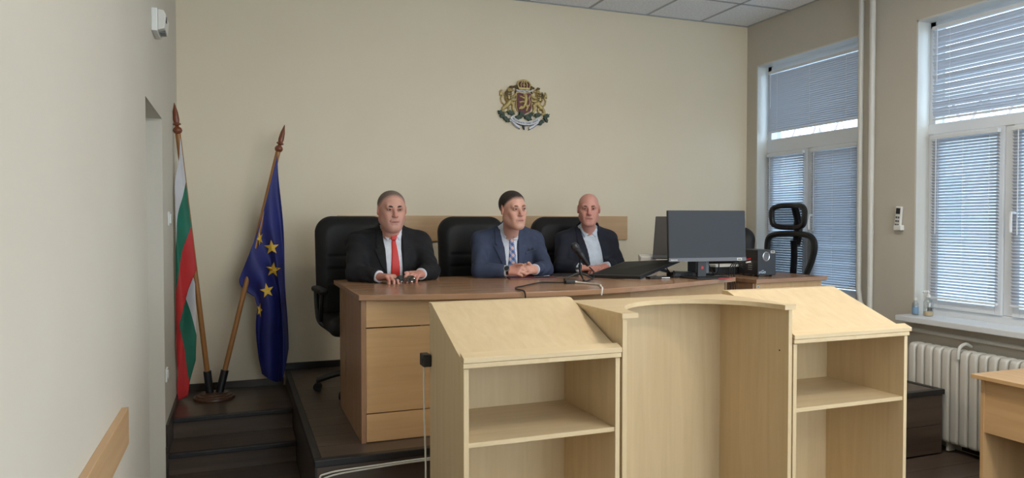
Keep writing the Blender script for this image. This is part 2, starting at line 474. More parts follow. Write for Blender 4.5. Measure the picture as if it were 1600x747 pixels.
# unseen ceiling lamps: first read from the shelf shadow, other two added for brightness
mat('lamp_diffuser', (0.9, 0.9, 0.88), 0.5, emit=((1.0, 0.93, 0.82), 24.0))
for n_, (i, j) in enumerate(LAMPS):
    x0, x1, y1, y0 = xs[i], xs[i + 1], yy[j], yy[min(j + 1, len(yy) - 1)]
    y0 = y1 - 0.6
    t = thing('unseen_ceiling_lamp', ['unseen square ceiling lamp above the public side of the lectern', 'added unseen ceiling lamp straight above the lectern', 'added unseen ceiling lamp farthest from the back wall'][n_], 'ceiling lamp', ((x0 + x1) / 2, (y0 + y1) / 2, ZC), 'recessed ceiling lamps')
    mm = MB()
    for q in ((x0 + .01, x1 - .01, y0 + .01, y0 + .04), (x0 + .01, x1 - .01, y1 - .04, y1 - .01), (x0 + .01, x0 + .04, y0 + .04, y1 - .04), (x1 - .04, x1 - .01, y0 + .04, y1 - .04)):
        mm.box(q[0], q[1], q[2], q[3], ZC - 0.004, ZC + 0.022)
    mm.build('frame', 'white_plastic', t)
    B(x0 + .04, x1 - .04, y0 + .04, y1 - .04, ZC + 0.004, ZC + 0.02).build('diffuser', 'lamp_diffuser', t)

# ------------------------------------------------------------------ podium, landing and steps
PX0, PX1, PY0 = 0.345, 4.56, 3.59
pod = struct(B(PX0 + 0.012, PX1 - 0.012, PY0 + 0.012, YB, 0, ZP - 0.012).build('floor_podium', 'step_x'))
y = PY0 + 0.035; row = 0; pms = {}
while y < YB - 0.02:
    w_ = min(0.192, YB - 0.018 - y)
    x = PX0 + 0.035 - (0.5 if row % 2 else 0.15)
    while x < PX1 - 0.035:
        a, b = max(x, PX0 + 0.035), min(x + 1.28, PX1 - 0.035)
        if b - a > 0.02:
            key = (round(b - a, 3), round(w_, 3))
            if key in pms:
                o = bpy.data.objects.new('plank', pms[key]); COL.objects.link(o); o.parent = pod
            else:
                o = B(0, b - a - 0.0025, 0, w_ - 0.0025, -0.012, 0).build('plank', 'laminate_x', pod, local=True); pms[key] = o.data
            o.location = (a, y, ZP)
        x += 1.28
    y += 0.192; row += 1
B(PX0 - 0.004, PX1 + 0.012, PY0 - 0.012, PY0 + 0.034, ZP - 0.032, ZP + 0.004).build('nosing', 'black_trim', pod, 0.004)
B(PX0 - 0.004, PX0 + 0.034, PY0 + 0.034, YB, ZP - 0.032, ZP + 0.004).build('nosing', 'black_trim', pod, 0.004)
B(PX1 - 0.034, PX1 + 0.012, PY0 + 0.034, YB, ZP - 0.032, ZP + 0.004).build('nosing', 'black_trim', pod, 0.004)
B(PX0 + 0.01, PX1 - 0.01, PY0 - 0.001, PY0 + 0.012, 0.20, ZP - 0.034).build('riser_board', 'laminate_x', pod)
B(PX0 + 0.01, PX1 - 0.01, PY0 - 0.001, PY0 + 0.012, 0.0, 0.197).build('riser_board', 'laminate_x', pod)
B(PX1 - 0.012, PX1, PY0, YB, 0.20, ZP - 0.034).build('riser_board', 'laminate_y', pod)
B(PX1 - 0.012, PX1, PY0, YB, 0.0, 0.197).build('riser_board', 'laminate_y', pod)
B(PX0, PX0 + 0.012, PY0, YB, 0.0, ZP - 0.034).build('side_board', 'step_y', pod)
st = struct(B(XL, PX0, 5.12, YB, 0, ZL - 0.014).build('floor_steps', 'step_x'))
for (y0, y1, z) in ((5.10, YB - 0.018, ZL), (4.765, 5.13, ZS), (4.42, 4.79, 0.068)):
    B(XL + 0.014, PX0 - 0.002, y0, y1, z - 0.014, z).build('tread', 'laminate_x', st)
    B(XL + 0.014, PX0 - 0.002, y0 - 0.014, y0 + 0.026, z - 0.024, z + 0.004).build('nosing', 'black_trim', st, 0.004)
    B(XL + 0.014, PX0 - 0.002, y0 + 0.012, y0 + 0.03, max(z - 0.14, 0), z - 0.015).build('riser_board', 'laminate_x', st)
B(XL, XL + 0.014, 5.08, YB, ZL, ZL + 0.05).build('side_skirting', 'step_y', st)
B(XL, XL + 0.014, 4.76, 5.08, ZS, ZL + 0.05).build('side_skirting', 'step_y', st)
B(XL, XL + 0.014, 4.742, 4.76, 0, ZS + 0.05).build('side_skirting', 'step_y', st)

# ------------------------------------------------------------------ windows
def bar(x0, x1, y0, y1, z0, z1, parent, name='frame_bar'): return B(x0, x1, y0, y1, z0, z1).build(name, 'white_frame', parent, 0.006)
def window(name, w, ztr, mulls, XG):
    y0, y1, z0, z1 = w
    root = struct(bpy.data.objects.new(name, None)); COL.objects.link(root); OFF[root.name] = Vector((XG, (y0 + y1) / 2, z0)); root.location = OFF[root.name]
    root.empty_display_size = 0.1
    a, b = XG - 0.03, XG + 0.04
    bar(a, b, y0, y0 + 0.06, z0, z1, root); bar(a, b, y1 - 0.06, y1, z0, z1, root)
    bar(a, b, y0, y1, z0, z0 + 0.06, root); bar(a, b, y0, y1, z1 - 0.06, z1, root)
    bar(a - 0.01, b, y0, y1, ztr[0], ztr[1], root, 'transom')
    B(XG, XG + 0.008, y0 + 0.05, y1 - 0.05, ztr[1], z1 - 0.05).build('pane', 'pane_glass', root)
    ed = [y0 + 0.06] + [q for mq in mulls for q in (mq - 0.035, mq + 0.035)] + [y1 - 0.06]
    for mq in mulls: bar(a, b, mq - 0.035, mq + 0.035, z0 + 0.06, ztr[0], root, 'mullion')
    for i in range(0, len(ed), 2):
        s0, s1 = ed[i], ed[i + 1]
        sa = struct  # sash frame
        s_ = MB()
        for q in ((s0, s0 + 0.05, z0 + 0.06, ztr[0]), (s1 - 0.05, s1, z0 + 0.06, ztr[0]), (s0 + 0.05, s1 - 0.05, z0 + 0.06, z0 + 0.12), (s0 + 0.05, s1 - 0.05, ztr[0] - 0.05, ztr[0])):
            s_.box(a - 0.018, b - 0.02, *q)
        so = s_.build('sash', 'white_frame', root, 0.004)
        B(XG, XG + 0.008, s0 + 0.045, s1 - 0.045, z0 + 0.11, ztr[0] - 0.045).build('pane', 'pane_glass', so)
    return root
XG1 = 4.905
w1 = window('window_1', W1, (2.27, 2.40), [5.17], XG1)
w2 = window('window_2', W2, (2.25, 2.33), [2.58, 3.36], XG1)
window('window_3', W3, (2.25, 2.33), [0.15], XG1)
window('window_4', W4, (2.25, 2.33), [-2.65], XG1)
def handle(root, y, z):
    m = MB().box(XG1 - 0.062, XG1 - 0.046, y - 0.015, y + 0.015, z - 0.035, z + 0.035)
    o = m.build('handle_plate', 'white_frame', root, 0.004)
    MB().tube([(XG1 - 0.06, y, z), (XG1 - 0.105, y, z), (XG1 - 0.11, y, z - 0.03), (XG1 - 0.11, y, z - 0.13)], 0.011).build('window_handle', 'white_frame', o, smooth=True)
handle(w1, 5.11, 1.66); handle(w2, 3.30, 1.66)
# painted reveals (window linings) and sill
for k, w in enumerate((W1, W2)):
    struct(B(XR - 0.001, XG1 - 0.03, w[1] - 0.012, w[1] + 0.001, w[2], w[3]).build('trim_%d' % (2 * k + 1), 'white_enamel'))
    struct(B(XR - 0.001, XG1 - 0.03, w[0], w[1], w[3] - 0.012, w[3] + 0.001).build('trim_%d' % (2 * k + 2), 'white_enamel'))
struct(B(4.60, XG1 - 0.02, W2[0] - 0.08, 4.02, 0.862, 0.905).build('trim_5', 'white_frame', bevel=0.006))
struct(B(4.68, XG1 - 0.02, W1[0], W1[1], 0.862, 0.905).build('trim_6', 'white_frame', bevel=0.006))

# ------------------------------------------------------------------ venetian blinds
def slat_mesh(L):
    m = MB(); n = 4; wv = 0.0125; vs = []
    for e in (0, L):
        for i in range(n + 1):
            u = -1 + 2 * i / n
            vs.append((u * wv, e, 0.0028 * (1 - u * u)))
    m.add(vs, [(i, i + 1, n + 2 + i, n + 1 + i) for i in range(n)])
    o = m.build('slat', 'blind_slat'); me = o.data; bpy.data.objects.remove(o)
    me.polygons.foreach_set('use_smooth', [True] * n)
    return me
def blind(label, y0, y1, z0, z1, pitch, tilt, X, group, droop=0.0, tapes=None):
    t = thing('window_blind', label, 'blind', (X, (y0 + y1) / 2, z1), group)
    B(X - 0.016, X + 0.016, y0, y1, z1 - 0.028, z1).build('head_rail', 'white_frame', t, 0.003)
    B(X - 0.012, X + 0.012, y0, y1, z0, z0 + 0.014).build('bottom_rail', 'white_frame', t, 0.003)
    me = slat_mesh(y1 - y0 - 0.004)
    n = int((z1 - 0.036 - z0 - 0.016) / pitch)
    for i in range(n):
        o = bpy.data.objects.new('slat', me); COL.objects.link(o); o.parent = t
        z = z1 - 0.036 - (i + 0.5) * (z1 - 0.036 - z0 - 0.016) / n
        jit = math.sin(i * 1.7) * 0.02 + random.uniform(-1, 1) * 0.03
        o.location = (0, y0 + 0.002 - (y0 + y1) / 2, z - z1)
        o.rotation_euler = (droop * random.uniform(-1, 1), math.radians(tilt) + jit, 0)
    for f in (tapes or (0.12, 0.5, 0.88)):
        y = y0 + f * (y1 - y0)
        for dx in (-0.014, 0.014):
            MB().tube([(X + dx, y, z0 + 0.01), (X + dx, y, z1 - 0.02)], 0.0011, 4).build('ladder_cord', 'white_cable', t)
    MB().tube([(X - 0.022, y1 - 0.05, z1 - 0.02), (X - 0.024, y1 - 0.052, z1 - (z1 - z0) * 0.6)], 0.003, 6).build('tilt_wand', 'white_frame', t)
    return t
XBL = XG1 - 0.075
blind('closed grey venetian blind over the upper pane of the window beside the back wall', W1[0] + 0.07, W1[1] - 0.07, 2.455, 3.05, 0.0185, 62, XBL, 'venetian blinds')
blind('venetian blind on the lower left casement behind the mesh chair', 5.215, 5.69, 1.03, 2.255, 0.0225, 46, XBL, 'venetian blinds')
blind('venetian blind on the lower right casement between mesh chair and white pipe', 4.595, 5.12, 1.03, 2.255, 0.0205, 57, XBL, 'venetian blinds')
blind('wide half-open venetian blind over the upper pane above the radiator window', W2[0] + 0.07, W2[1] - 0.07, 2.35, 3.04, 0.024, 56, XBL, 'venetian blinds', 0.004, (0.05, 0.35, 0.65, 0.93))
blind('bluish venetian blind on the casement right beside the remote control and bottles', 3.405, 3.915, 1.03, 2.235, 0.0215, 41, XBL, 'venetian blinds')
blind('venetian blind on the casement at the right edge, above the small table', 2.625, 3.315, 1.03, 2.235, 0.0215, 38, XBL, 'venetian blinds')

# ------------------------------------------------------------------ outside
struct(B(5.05, 60, -20, 60, -3.3, -3.0).build('ground', 'asphalt'))
bl = thing('neighbour_building', 'pale building with a zigzag roof railing seen through the gap under the upper blind', 'building', (16, 16, -3))
B(15, 22, 8, 28, -3, 3.55).build('wall', 'facade', bl)
for k in range(8):
    for zz in (-1.5, 1.2):
        f = B(14.95, 15.02, 9 + k * 2.3, 10.3 + k * 2.3, zz, zz + 1.5).build('window', 'white_frame', bl)
        B(14.93, 14.96, 9.08 + k * 2.3, 10.22 + k * 2.3, zz + 0.08, zz + 1.42).build('pane', 'facade_glass', f)
m = MB()
for k in range(24):
    y = 8.2 + k * 0.8
    m.tube([(15.1, y, 3.6), (15.1, y + 0.4, 4.4)], 0.03, 5); m.tube([(15.1, y + 0.4, 4.4), (15.1, y + 0.8, 3.6)], 0.03, 5)
m.tube([(15.1, 8, 4.4), (15.1, 28, 4.4)], 0.035, 5)
m.build('roof_railing', 'lattice_paint', bl)
for k in range(9): B(15.05, 15.15, 8.5 + 2.4 * k, 8.6 + 2.4 * k, 3.5, 4.5).build('railing_post', 'facade', bl)

# ------------------------------------------------------------------ pipes, radiator, sill things
m = MB().tube([(4.70, 4.455, ZC), (4.70, 4.455, 1.06), (4.70, 4.44, 0.96), (4.70, 4.40, 0.90)], 0.021, 14)
tag(m.build('heating_pipe', 'white_enamel', smooth=True), 'white vertical pipe nearest the back window, bent at its foot', 'pipe', 'white heating pipes')
t = thing('heating_pipe', 'straight white vertical pipe between the other pipe and the remote control', 'pipe', (4.70, 4.345, ZP), 'white heating pipes')
MB().tube([(4.70, 4.345, ZC), (4.70, 4.345, ZP)], 0.023, 14).build('tube', 'white_enamel', t, smooth=True)
MB().tube([(4.70, 4.345, 1.505), (4.70, 4.345, 1.53)], 0.0255, 14).build('joint', 'white_enamel', t, smooth=True)
tag(MB().tube([(4.715, 4.30, 0.80), (4.715, 3.9, 0.795), (4.715, 2.1, 0.775)], 0.016, 10).build('radiator_pipe', 'white_enamel', smooth=True), 'white horizontal pipe running along the wall above the radiator', 'pipe')
rad = thing('radiator', 'white ribbed radiator under the window sill', 'radiator', (4.66, 3.1, 0.06))
def section():
    m = MB()
    pr = []
    for (z, hw, r) in ((0.0, 0.040, 0.0),):
        pass
    # front and rear columns with rounded heads joined by hubs
    y0, y1 = -0.029, 0.029
    prof = [(-0.065, 0.03), (-0.058, 0.008), (-0.035, 0.0), (0.035, 0.0), (0.058, 0.008), (0.065, 0.03), (0.065, 0.61), (0.058, 0.645), (0.035, 0.66), (-0.035, 0.66), (-0.058, 0.645), (-0.065, 0.61)]
    m.prism(prof, 'y', y0, y1)
    o = m.build('section', 'white_enamel')
    b = o.modifiers.new('bevel', 'BEVEL'); b.width = 0.02; b.segments = 4; b.limit_method = 'ANGLE'
    o.data.polygons.foreach_set('use_smooth', [True] * len(o.data.polygons))
    return o
sec = section(); sec.parent = rad
for k in range(24):
    o = sec if k == 0 else sec.copy()
    if k: COL.objects.link(o); o.parent = rad
    o.location = (0, 3.87 - k * 0.067 - 3.1, 0.0)
MB().tube([(4.66, 3.9, 0.16), (4.66, 2.26, 0.16)], 0.022, 10).build('hub_tube', 'white_enamel', rad, smooth=True)
MB().tube([(4.66, 3.9, 0.62), (4.66, 2.26, 0.62)], 0.022, 10).build('hub_tube', 'white_enamel', rad, smooth=True)
MB().tube(smooth_path([(4.715, 3.50, 0.74), (4.66, 3.50, 0.762), (4.60, 3.50, 0.735), (4.588, 3.50, 0.66)]), 0.011, 8).build('bracket_hook', 'white_enamel', rad, smooth=True)
for yq in (2.4, 3.6): B(4.63, 4.69, yq - 0.01, yq + 0.01, 0.0, 0.07).build('foot', 'white_enamel', rad)
bt = thing('pump_bottle', 'clear pump bottle with amber liquid left on the window sill', 'bottle', (4.76, 3.87, 0.905))
MB().lathe([(0.030, 0.0), (0.033, 0.005), (0.033, 0.10), (0.026, 0.118), (0.012, 0.126), (0.012, 0.14)], (4.76, 3.87, 0.906), 20).build('bottle', 'bottle_plastic', bt, smooth=True)
MB().lathe([(0.0302, 0.0), (0.0302, 0.03)], (4.76, 3.87, 0.909), 20).build('liquid', 'amber_liquid', bt, smooth=True)
MB().lathe([(0.014, 0.0), (0.014, 0.018), (0.005, 0.02), (0.005, 0.045)], (4.76, 3.87, 1.044), 14).tube([(4.76, 3.87, 1.088), (4.72, 3.87, 1.088), (4.712, 3.87, 1.08)], 0.006).build('pump', 'white_plastic', bt, smooth=True)
bt = thing('spray_bottle', 'small clear bottle with a blue label beside the pump bottle', 'bottle', (4.72, 3.945, 0.905))
MB().lathe([(0.02, 0.0), (0.022, 0.004), (0.022, 0.085), (0.012, 0.1), (0.010, 0.112)], (4.72, 3.945, 0.906), 16).build('bottle', 'bottle_plastic', bt, smooth=True)
mat('label_blue', lin(120, 150, 180), 0.5)
MB().lathe([(0.0225, 0.0), (0.0225, 0.05)], (4.72, 3.945, 0.918), 16).build('paper_label', 'label_blue', bt, smooth=True)
MB().lathe([(0.011, 0.0), (0.011, 0.018), (0.008, 0.02)], (4.72, 3.945, 1.016), 12).build('cap', 'white_plastic', bt, smooth=True)
# air-conditioner remote in its holder
rc = thing('remote_control', 'white remote control in a holder on the wall between the windows', 'remote control', (4.74, 4.10, 1.54))
M_ = Matrix.Translation((4.725, 4.105, 1.63)) @ Matrix.Rotation(math.radians(5), 4, 'X')
MB().box(-0.011, 0.011, -0.026, 0.026, -0.088, 0.088).xform(M_).build('body', 'white_plastic', rc, 0.006)
MB().box(-0.0125, -0.0105, -0.018, 0.018, 0.03, 0.075).xform(M_).build('display', 'dark_plastic', rc)
for r_ in range(3):
    for c_ in range(2):
        MB().box(-0.0135, -0.0105, -0.016 + c_ * 0.019, -0.003 + c_ * 0.019, -0.06 + r_ * 0.028, -0.045 + r_ * 0.028).xform(M_).build('button', 'grey_plastic', rc)
B(4.708, 4.746, 4.072, 4.138, 1.535, 1.575).build('holder', 'white_plastic', rc, 0.005)

# ------------------------------------------------------------------ wall rails and left wall fittings
t = tag(B(0.75, 3.385, YB - 0.024, YB, 1.437, 1.652).build('wall_rail', 'rail_x', bevel=0.002), 'long wooden rubbing board on the back wall behind the chairs', 'wall board')
t = tag(B(XL, XL + 0.024, 0.3, 3.03, 0.765, 0.905).build('wall_rail', 'rail_y', bevel=0.002), 'wooden rubbing board on the left wall beside the camera', 'wall board')
el = thing('emergency_light', 'small white alarm box high on the left wall', 'alarm box', (XL, 4.31, 2.66))
B(XL, XL + 0.03, 4.21, 4.42, 2.60, 2.72).build('backplate', 'white_plastic', el, 0.004)
MB().prism([(XL + 0.03, 2.608), (XL + 0.062, 2.618), (XL + 0.070, 2.69), (XL + 0.058, 2.714), (XL + 0.03, 2.718)], 'y', 4.22, 4.41).build('cover', 'white_enamel', el, 0.004)
B(XL + 0.062, XL + 0.071, 4.245, 4.275, 2.655, 2.685).build('indicator', 'dark_plastic', el)
B(XL + 0.035, XL + 0.062, 4.27, 4.35, 2.604, 2.62).build('label_plate', 'grey_plastic', el)
sw = thing('light_switch', 'white light switch on the left wall behind the flag', 'light switch', (XL, 5.09, 1.62))
B(XL, XL + 0.01, 5.045, 5.13, 1.575, 1.665).build('plate', 'white_plastic', sw, 0.003)
B(XL + 0.01, XL + 0.017, 5.06, 5.115, 1.59, 1.65).build('rocker', 'white_plastic', sw, 0.003)
so = thing('wall_socket', 'white socket low on the left wall past the doorway', 'socket', (XL, 4.80, 0.67))
B(XL, XL + 0.01, 4.77, 4.85, 0.635, 0.715).build('plate', 'white_plastic', so, 0.003)
MB().tube([(XL + 0.01, 4.81, 0.675), (XL + 0.016, 4.81, 0.675)], 0.028, 20).build('insert', 'white_enamel', so)

# ================================================================== FURNITURE
# ------------------------------------------------------------------ three-part lectern
LY, LB = 2.50, 3.00
def slope_cabinet(label, x0, x1, shelf_z, lip_dx):
    t = thing('lectern_cabinet', label, 'lectern cabinet', ((x0 + x1) / 2, 2.75, 0), 'slanted lectern cabinets')
    side = [(LY + 0.006, 0.0), (LB, 0.0), (LB, 1.236), (2.955, 1.236), (LY + 0.006, 1.062)]
    for (a, b) in ((x0, x0 + 0.02), (x1 - 0.02, x1)):
        MB().prism(side, 'x', a, b).build('side_panel', 'beech_z', t, 0.0012)
    B(x0 + 0.02, x1 - 0.02, LB - 0.018, LB, 0.0, 1.236).build('back_panel', 'beech_z', t)
    B(x0 + 0.02, x1 - 0.02, LY + 0.012, LB - 0.018, shelf_z - 0.018, shelf_z).build('shelf', 'beech_x', t, 0.001)
    B(x0 + 0.02, x1 - 0.02, LY + 0.012, LB - 0.018, 0.05, 0.068).build('bottom_board', 'beech_x', t, 0.001)
    B(x0 + 0.02, x1 - 0.02, LY + 0.03, LY + 0.046, 0.0, 0.05).build('plinth', 'beech_x', t)
    # slanted writing board with a lip along its lower edge
    sl = (1.258 - 1.083) / (2.955 - LY)
    a, b = x0 - 0.004, x1 + 0.001
    top = [(LY - 0.004, 1.0665), (LY - 0.004, 1.0835), (2.958, 1.2575), (2.958, 1.2385)]
    MB().prism(top, 'x', a, b).build('slanted_board', 'beech_y', t, 0.0012)
    B(a, b, 2.956, LB + 0.004, 1.236, 1.2575).build('top_strip', 'beech_x', t, 0.0012)
    MB().prism([(LY - 0.006, 1.0855), (LY - 0.006, 1.104), (LY + 0.034, 1.1185), (LY + 0.034, 1.1015)], 'x', a, b + lip_dx).build('lip', 'beech_x', t, 0.0015)
    return t
slope_cabinet('slanted lectern cabinet with an open shelf, nearest the flags', 0.766, 1.412, 0.787, 0.002)
slope_cabinet('slanted lectern cabinet with an open shelf, nearest the radiator', 2.275, 2.951, 0.776, 0.012)
ct = thing('lectern_stand', 'taller lectern middle with a curved cut-out top between the slanted cabinets', 'lectern', (1.84, 2.75, 0))
CX0, CX1 = 1.422, 2.266
B(CX0, CX0 + 0.02, LY + 0.004, LB, 0, 1.217).build('side_panel', 'beech_z', ct, 0.0012)
B(CX1 - 0.02, CX1, LY + 0.004, LB, 0, 1.217).build('side_panel', 'beech_z', ct, 0.0012)
B(CX0 + 0.02, CX1 - 0.02, LB - 0.018, LB, 0, 1.217).build('back_panel', 'beech_z', ct)
pl = [(CX0 - 0.006, LY - 0.004), (1.488, LY - 0.004)]
cxa, cya, ra = 1.853, 2.50, 0.365
pl += arc(cxa, cya + 0.01, ra, 178, 2, 36)
pl += [(2.218, LY - 0.004), (CX1 + 0.012, LY - 0.004), (CX1 + 0.012, LB + 0.006), (CX0 - 0.006, LB + 0.006)]
# the top: built as strips between the cut-out and the back edge
m = MB(); top, bot = 1.238, 1.2175
inner = pl[1:-3]
vs = []; fs = []
for (x, y) in inner:
    vs += [(x, y, top), (x, LB + 0.006, top), (x, y, bot), (x, LB + 0.006, bot)]
n = len(inner)
for i in range(n - 1):
    a = 4 * i; b = a + 4
    fs += [(a, b, b + 1, a + 1), (a + 2, a + 3, b + 3, b + 2), (a, a + 2, b + 2, b), (a + 1, b + 1, b + 3, a + 3)]
fs += [(0, 1, 3, 2), (4 * n - 4, 4 * n - 2, 4 * n - 1, 4 * n - 3)]
m.add(vs, fs)
m.box(CX0 - 0.006, 1.488, LY - 0.004, LB + 0.006, bot, top); m.box(2.218, CX1 + 0.012, LY - 0.004, LB + 0.006, bot, top)
m.build('curved_top', 'beech_x', ct, smooth=True)
MB().tube([(CX1 - 0.021, 2.56, 1.03), (CX1 - 0.019, 2.56, 1.03)], 0.004, 10).build('screw_hole', 'hole_dark', ct)  # small dark disc marks the screw hole
# small black box on the side of the lectern with its white lead
jb = thing('junction_box', 'small black box stuck on the left side of the lectern', 'box', (0.752, 3.02, 1.0))
B(0.730, 0.765, 2.965, 3.035, 0.985, 1.037).build('box_body', 'black_plastic', jb, 0.004)
B(0.727, 0.731, 2.985, 3.0, 1.0, 1.02).build('port', 'dark_plastic', jb)
tag(MB().tube(smooth_path([(0.745, 3.02, 0.986), (0.748, 3.03, 0.8), (0.752, 3.02, 0.5), (0.74, 3.02, 0.2), (0.75, 3.03, 0.006), (0.72, 3.2, 0.006)]), 0.004, 6).build('cable', 'white_cable', smooth=True), 'white lead hanging from the black box down the lectern side', 'cable')
for k, (dz, lab) in enumerate(((0.0, 'white cable pinned just under the podium edge'), (-0.016, 'lower of the two white cables pinned along the podium front'))):
    P_ = [(0.335 + 0.01 * k, PY0 - 0.012, 0.08), (0.36 + 0.012 * k, PY0 - 0.012, 0.33 + dz), (0.40 + 0.01 * k, PY0 - 0.012, 0.375 + dz), (0.6, PY0 - 0.012, 0.385 + dz * 0.7), (1.0, PY0 - 0.012, 0.392 + dz * 0.6), (2.2, PY0 - 0.012, 0.392 + dz)]
    tag(MB().tube(smooth_path(P_), 0.0045, 6).build('cable', 'white_cable', smooth=True), lab, 'cable', 'podium cables')

# ------------------------------------------------------------------ judges' desk
ZT = 1.222
dk = thing('judge_desk', 'long wooden desk with a bowed front where three men sit', 'desk', (1.9, 4.3, ZP))
front = [(0.585, 3.760), (0.80, 3.69), (1.05, 3.635), (1.35, 3.60), (1.70, 3.585), (2.0, 3.62), (2.35, 3.715), (2.75, 3.87), (3.18, 4.055)]
front = [(p.x, p.y) for p in smooth_path([(x, y, 0) for x, y in front], 5)]
n = len(front)
def back_y(x): return 4.80 + 0.10 * max(0, (x - 1.9)) / 1.2
vs = []; fs = []
for (x, y) in front:
    vs += [(x, y, ZT), (x, back_y(x), ZT), (x, y, ZT - 0.03), (x, back_y(x), ZT - 0.03)]
for i in range(n - 1):
    a = 4 * i; b = a + 4
    fs += [(a, b, b + 1, a + 1), (a + 2, a + 3, b + 3, b + 2), (a, a + 2, b + 2, b), (a + 1, b + 1, b + 3, a + 3)]
fs += [(0, 1, 3, 2), (4 * n - 4, 4 * n - 2, 4 * n - 1, 4 * n - 3)]
MB().add(vs, fs).build('worktop', 'worktop_x', dk, 0.003, smooth=True)
MB().prism([(3.785, ZP), (4.62, ZP), (4.62, ZT - 0.03), (3.785, ZT - 0.03)], 'x', 0.60, 0.625).build('side_panel', 'worktop_z', dk, 0.001)
def front_y(x): return 3.785 if x < 2.2 else 3.785 + (x - 2.2) * 0.36
def fpanel(x0, x1, z0, z1):
    y0, y1 = front_y(x0), front_y(x1)
    m = MB().hexa([(x0, y0, z0), (x1, y1, z0), (x1, y1 + 0.018, z0), (x0, y0 + 0.018, z0), (x0, y0, z1), (x1, y1, z1), (x1, y1 + 0.018, z1), (x0, y0 + 0.018, z1)])
    m.build('front_panel', 'oak_x', dk, 0.0012)
for (x0, x1) in ((0.626, 2.2), (2.2, 3.14)):
    for (z0, z1) in ((ZP + 0.004, 0.588), (0.594, 1.040), (1.046, ZT - 0.034)): fpanel(x0, x1, z0, z1)
MB().hexa([(3.14, 4.12, ZP), (3.165, 4.13, ZP), (3.165, 4.66, ZP), (3.14, 4.66, ZP), (3.14, 4.12, ZT - 0.03), (3.165, 4.13, ZT - 0.03), (3.165, 4.66, ZT - 0.03), (3.14, 4.66, ZT - 0.03)]).build('side_panel', 'worktop_z', dk)
B(2.15, 2.17, 3.83, 4.6, ZP, ZT - 0.03).build('inner_support', 'worktop_z', dk)
# side desk by the window
ZD = 1.19
d2 = thing('side_desk', 'small wooden desk carrying the black speaker box', 'desk', (3.8, 4.4, ZP))
MB().prism([(3.44, 4.16), (4.16, 4.235), (4.10, 4.74), (3.42, 4.72)], 'z', ZD - 0.03, ZD).build('worktop', 'worktop_x', d2, 0.003)
MB().hexa([(3.46, 4.19, ZP), (4.125, 4.26, ZP), (4.123, 4.278, ZP), (3.458, 4.208, ZP), (3.46, 4.19, ZD - 0.031), (4.125, 4.26, ZD - 0.031), (4.123, 4.278, ZD - 0.031), (3.458, 4.208, ZD - 0.031)]).build('front_panel', 'oak_z', d2, 0.001)
B(3.44, 3.46, 4.20, 4.68, ZP, ZD - 0.031).build('side_panel', 'worktop_z', d2)
B(4.08, 4.10, 4.29, 4.70, ZP, ZD - 0.031).build('side_panel', 'worktop_z', d2)
st_ = B(3.468, 3.492, 4.1885, 4.1905, 1.128, 1.142)
st_.build('sticker', 'sticker_white', d2)
B(3.471, 3.489, 4.1875, 4.1887, 1.131, 1.137).build('sticker_print', 'sticker_ink', d2)
# table at the right edge
tb = thing('side_table', 'light wooden table at the right edge in front of the radiator', 'table', (4.15, 2.2, 0))
B(3.865, 4.50, 1.45, 2.87, 0.72, 0.742).build('table_top', 'oak_y', tb, 0.002)
B(3.90, 4.48, 2.815, 2.835, 0, 0.72).build('end_panel', 'oak_z', tb, 0.0012)
B(3.90, 4.48, 1.50, 1.52, 0, 0.72).build('end_panel', 'oak_z', tb, 0.0012)
B(3.905, 3.923, 1.52, 2.815, 0.42, 0.72).build('apron', 'oak_y', tb, 0.0012)
B(4.44, 4.458, 1.52, 2.815, 0.15, 0.72).build('modesty_panel', 'oak_y', tb)

# ------------------------------------------------------------------ flags and their stand
fs_ = thing('flag_stand', 'round turned wooden base holding both flag poles on the landing', 'flag stand', (-0.165, 5.60, ZL))
MB().lathe([(0.140, 0.0), (0.142, 0.008), (0.138, 0.018), (0.122, 0.022), (0.118, 0.030), (0.096, 0.034), (0.090, 0.042), (0.02, 0.046)], (-0.165, 5.60, ZL), 40).build('base', 'base_wood', fs_, smooth=True)
BG0, BG1 = Vector((-0.193, 5.60, 0.37)), Vector((-0.378, 5.53, 2.21))
EU0, EU1 = Vector((-0.128, 5.60, 0.37)), Vector((0.293, 5.72, 2.125))
for a, b in ((BG0, BG1), (EU0, EU1)):
    q = (b - a).normalized()
    MB().tube([a - q * 0.005, a + q * 0.16], 0.027, 18).build('socket', 'black_plastic', fs_, smooth=True)
def finial(base, direc, parent):
    prof = [(0.010, -0.01), (0.012, 0.0), (0.024, 0.008), (0.031, 0.024), (0.026, 0.04), (0.014, 0.05), (0.012, 0.058), (0.026, 0.064), (0.027, 0.070), (0.018, 0.078), (0.021, 0.10), (0.017, 0.15), (0.002, 0.215)]
    m = MB().lathe(prof, (0, 0, 0), 18)
    M = Matrix.Translation(base) @ direc.to_track_quat('Z', 'Y').to_matrix().to_4x4()
    m.xform(M); return m.build('finial', 'finial_wood', parent, smooth=True)
def cloth(fn, ns, nt, matf, name, parent, mats):
    m = MB(); vs = []
    for i in range(ns + 1):
        for j in range(nt + 1): vs.append(fn(i / ns, j / nt))
    fs = []; mi = []
    for i in range(ns):
        for j in range(nt):
            a = i * (nt + 1) + j; fs.append((a, a + 1, a + nt + 2, a + nt + 1)); mi.append(matf((i + 0.5) / ns, (j + 0.5) / nt))
    m.add(vs, fs); m.mi = mi
    o = m.build(name, mats, parent, smooth='all')
    s = o.modifiers.new('solid', 'SOLIDIFY'); s.thickness = 0.0016; s.offset = 0
    return o
sst = lambda a, b, x: (lambda t: t * t * (3 - 2 * t))(min(1, max(0, (x - a) / (b - a))))
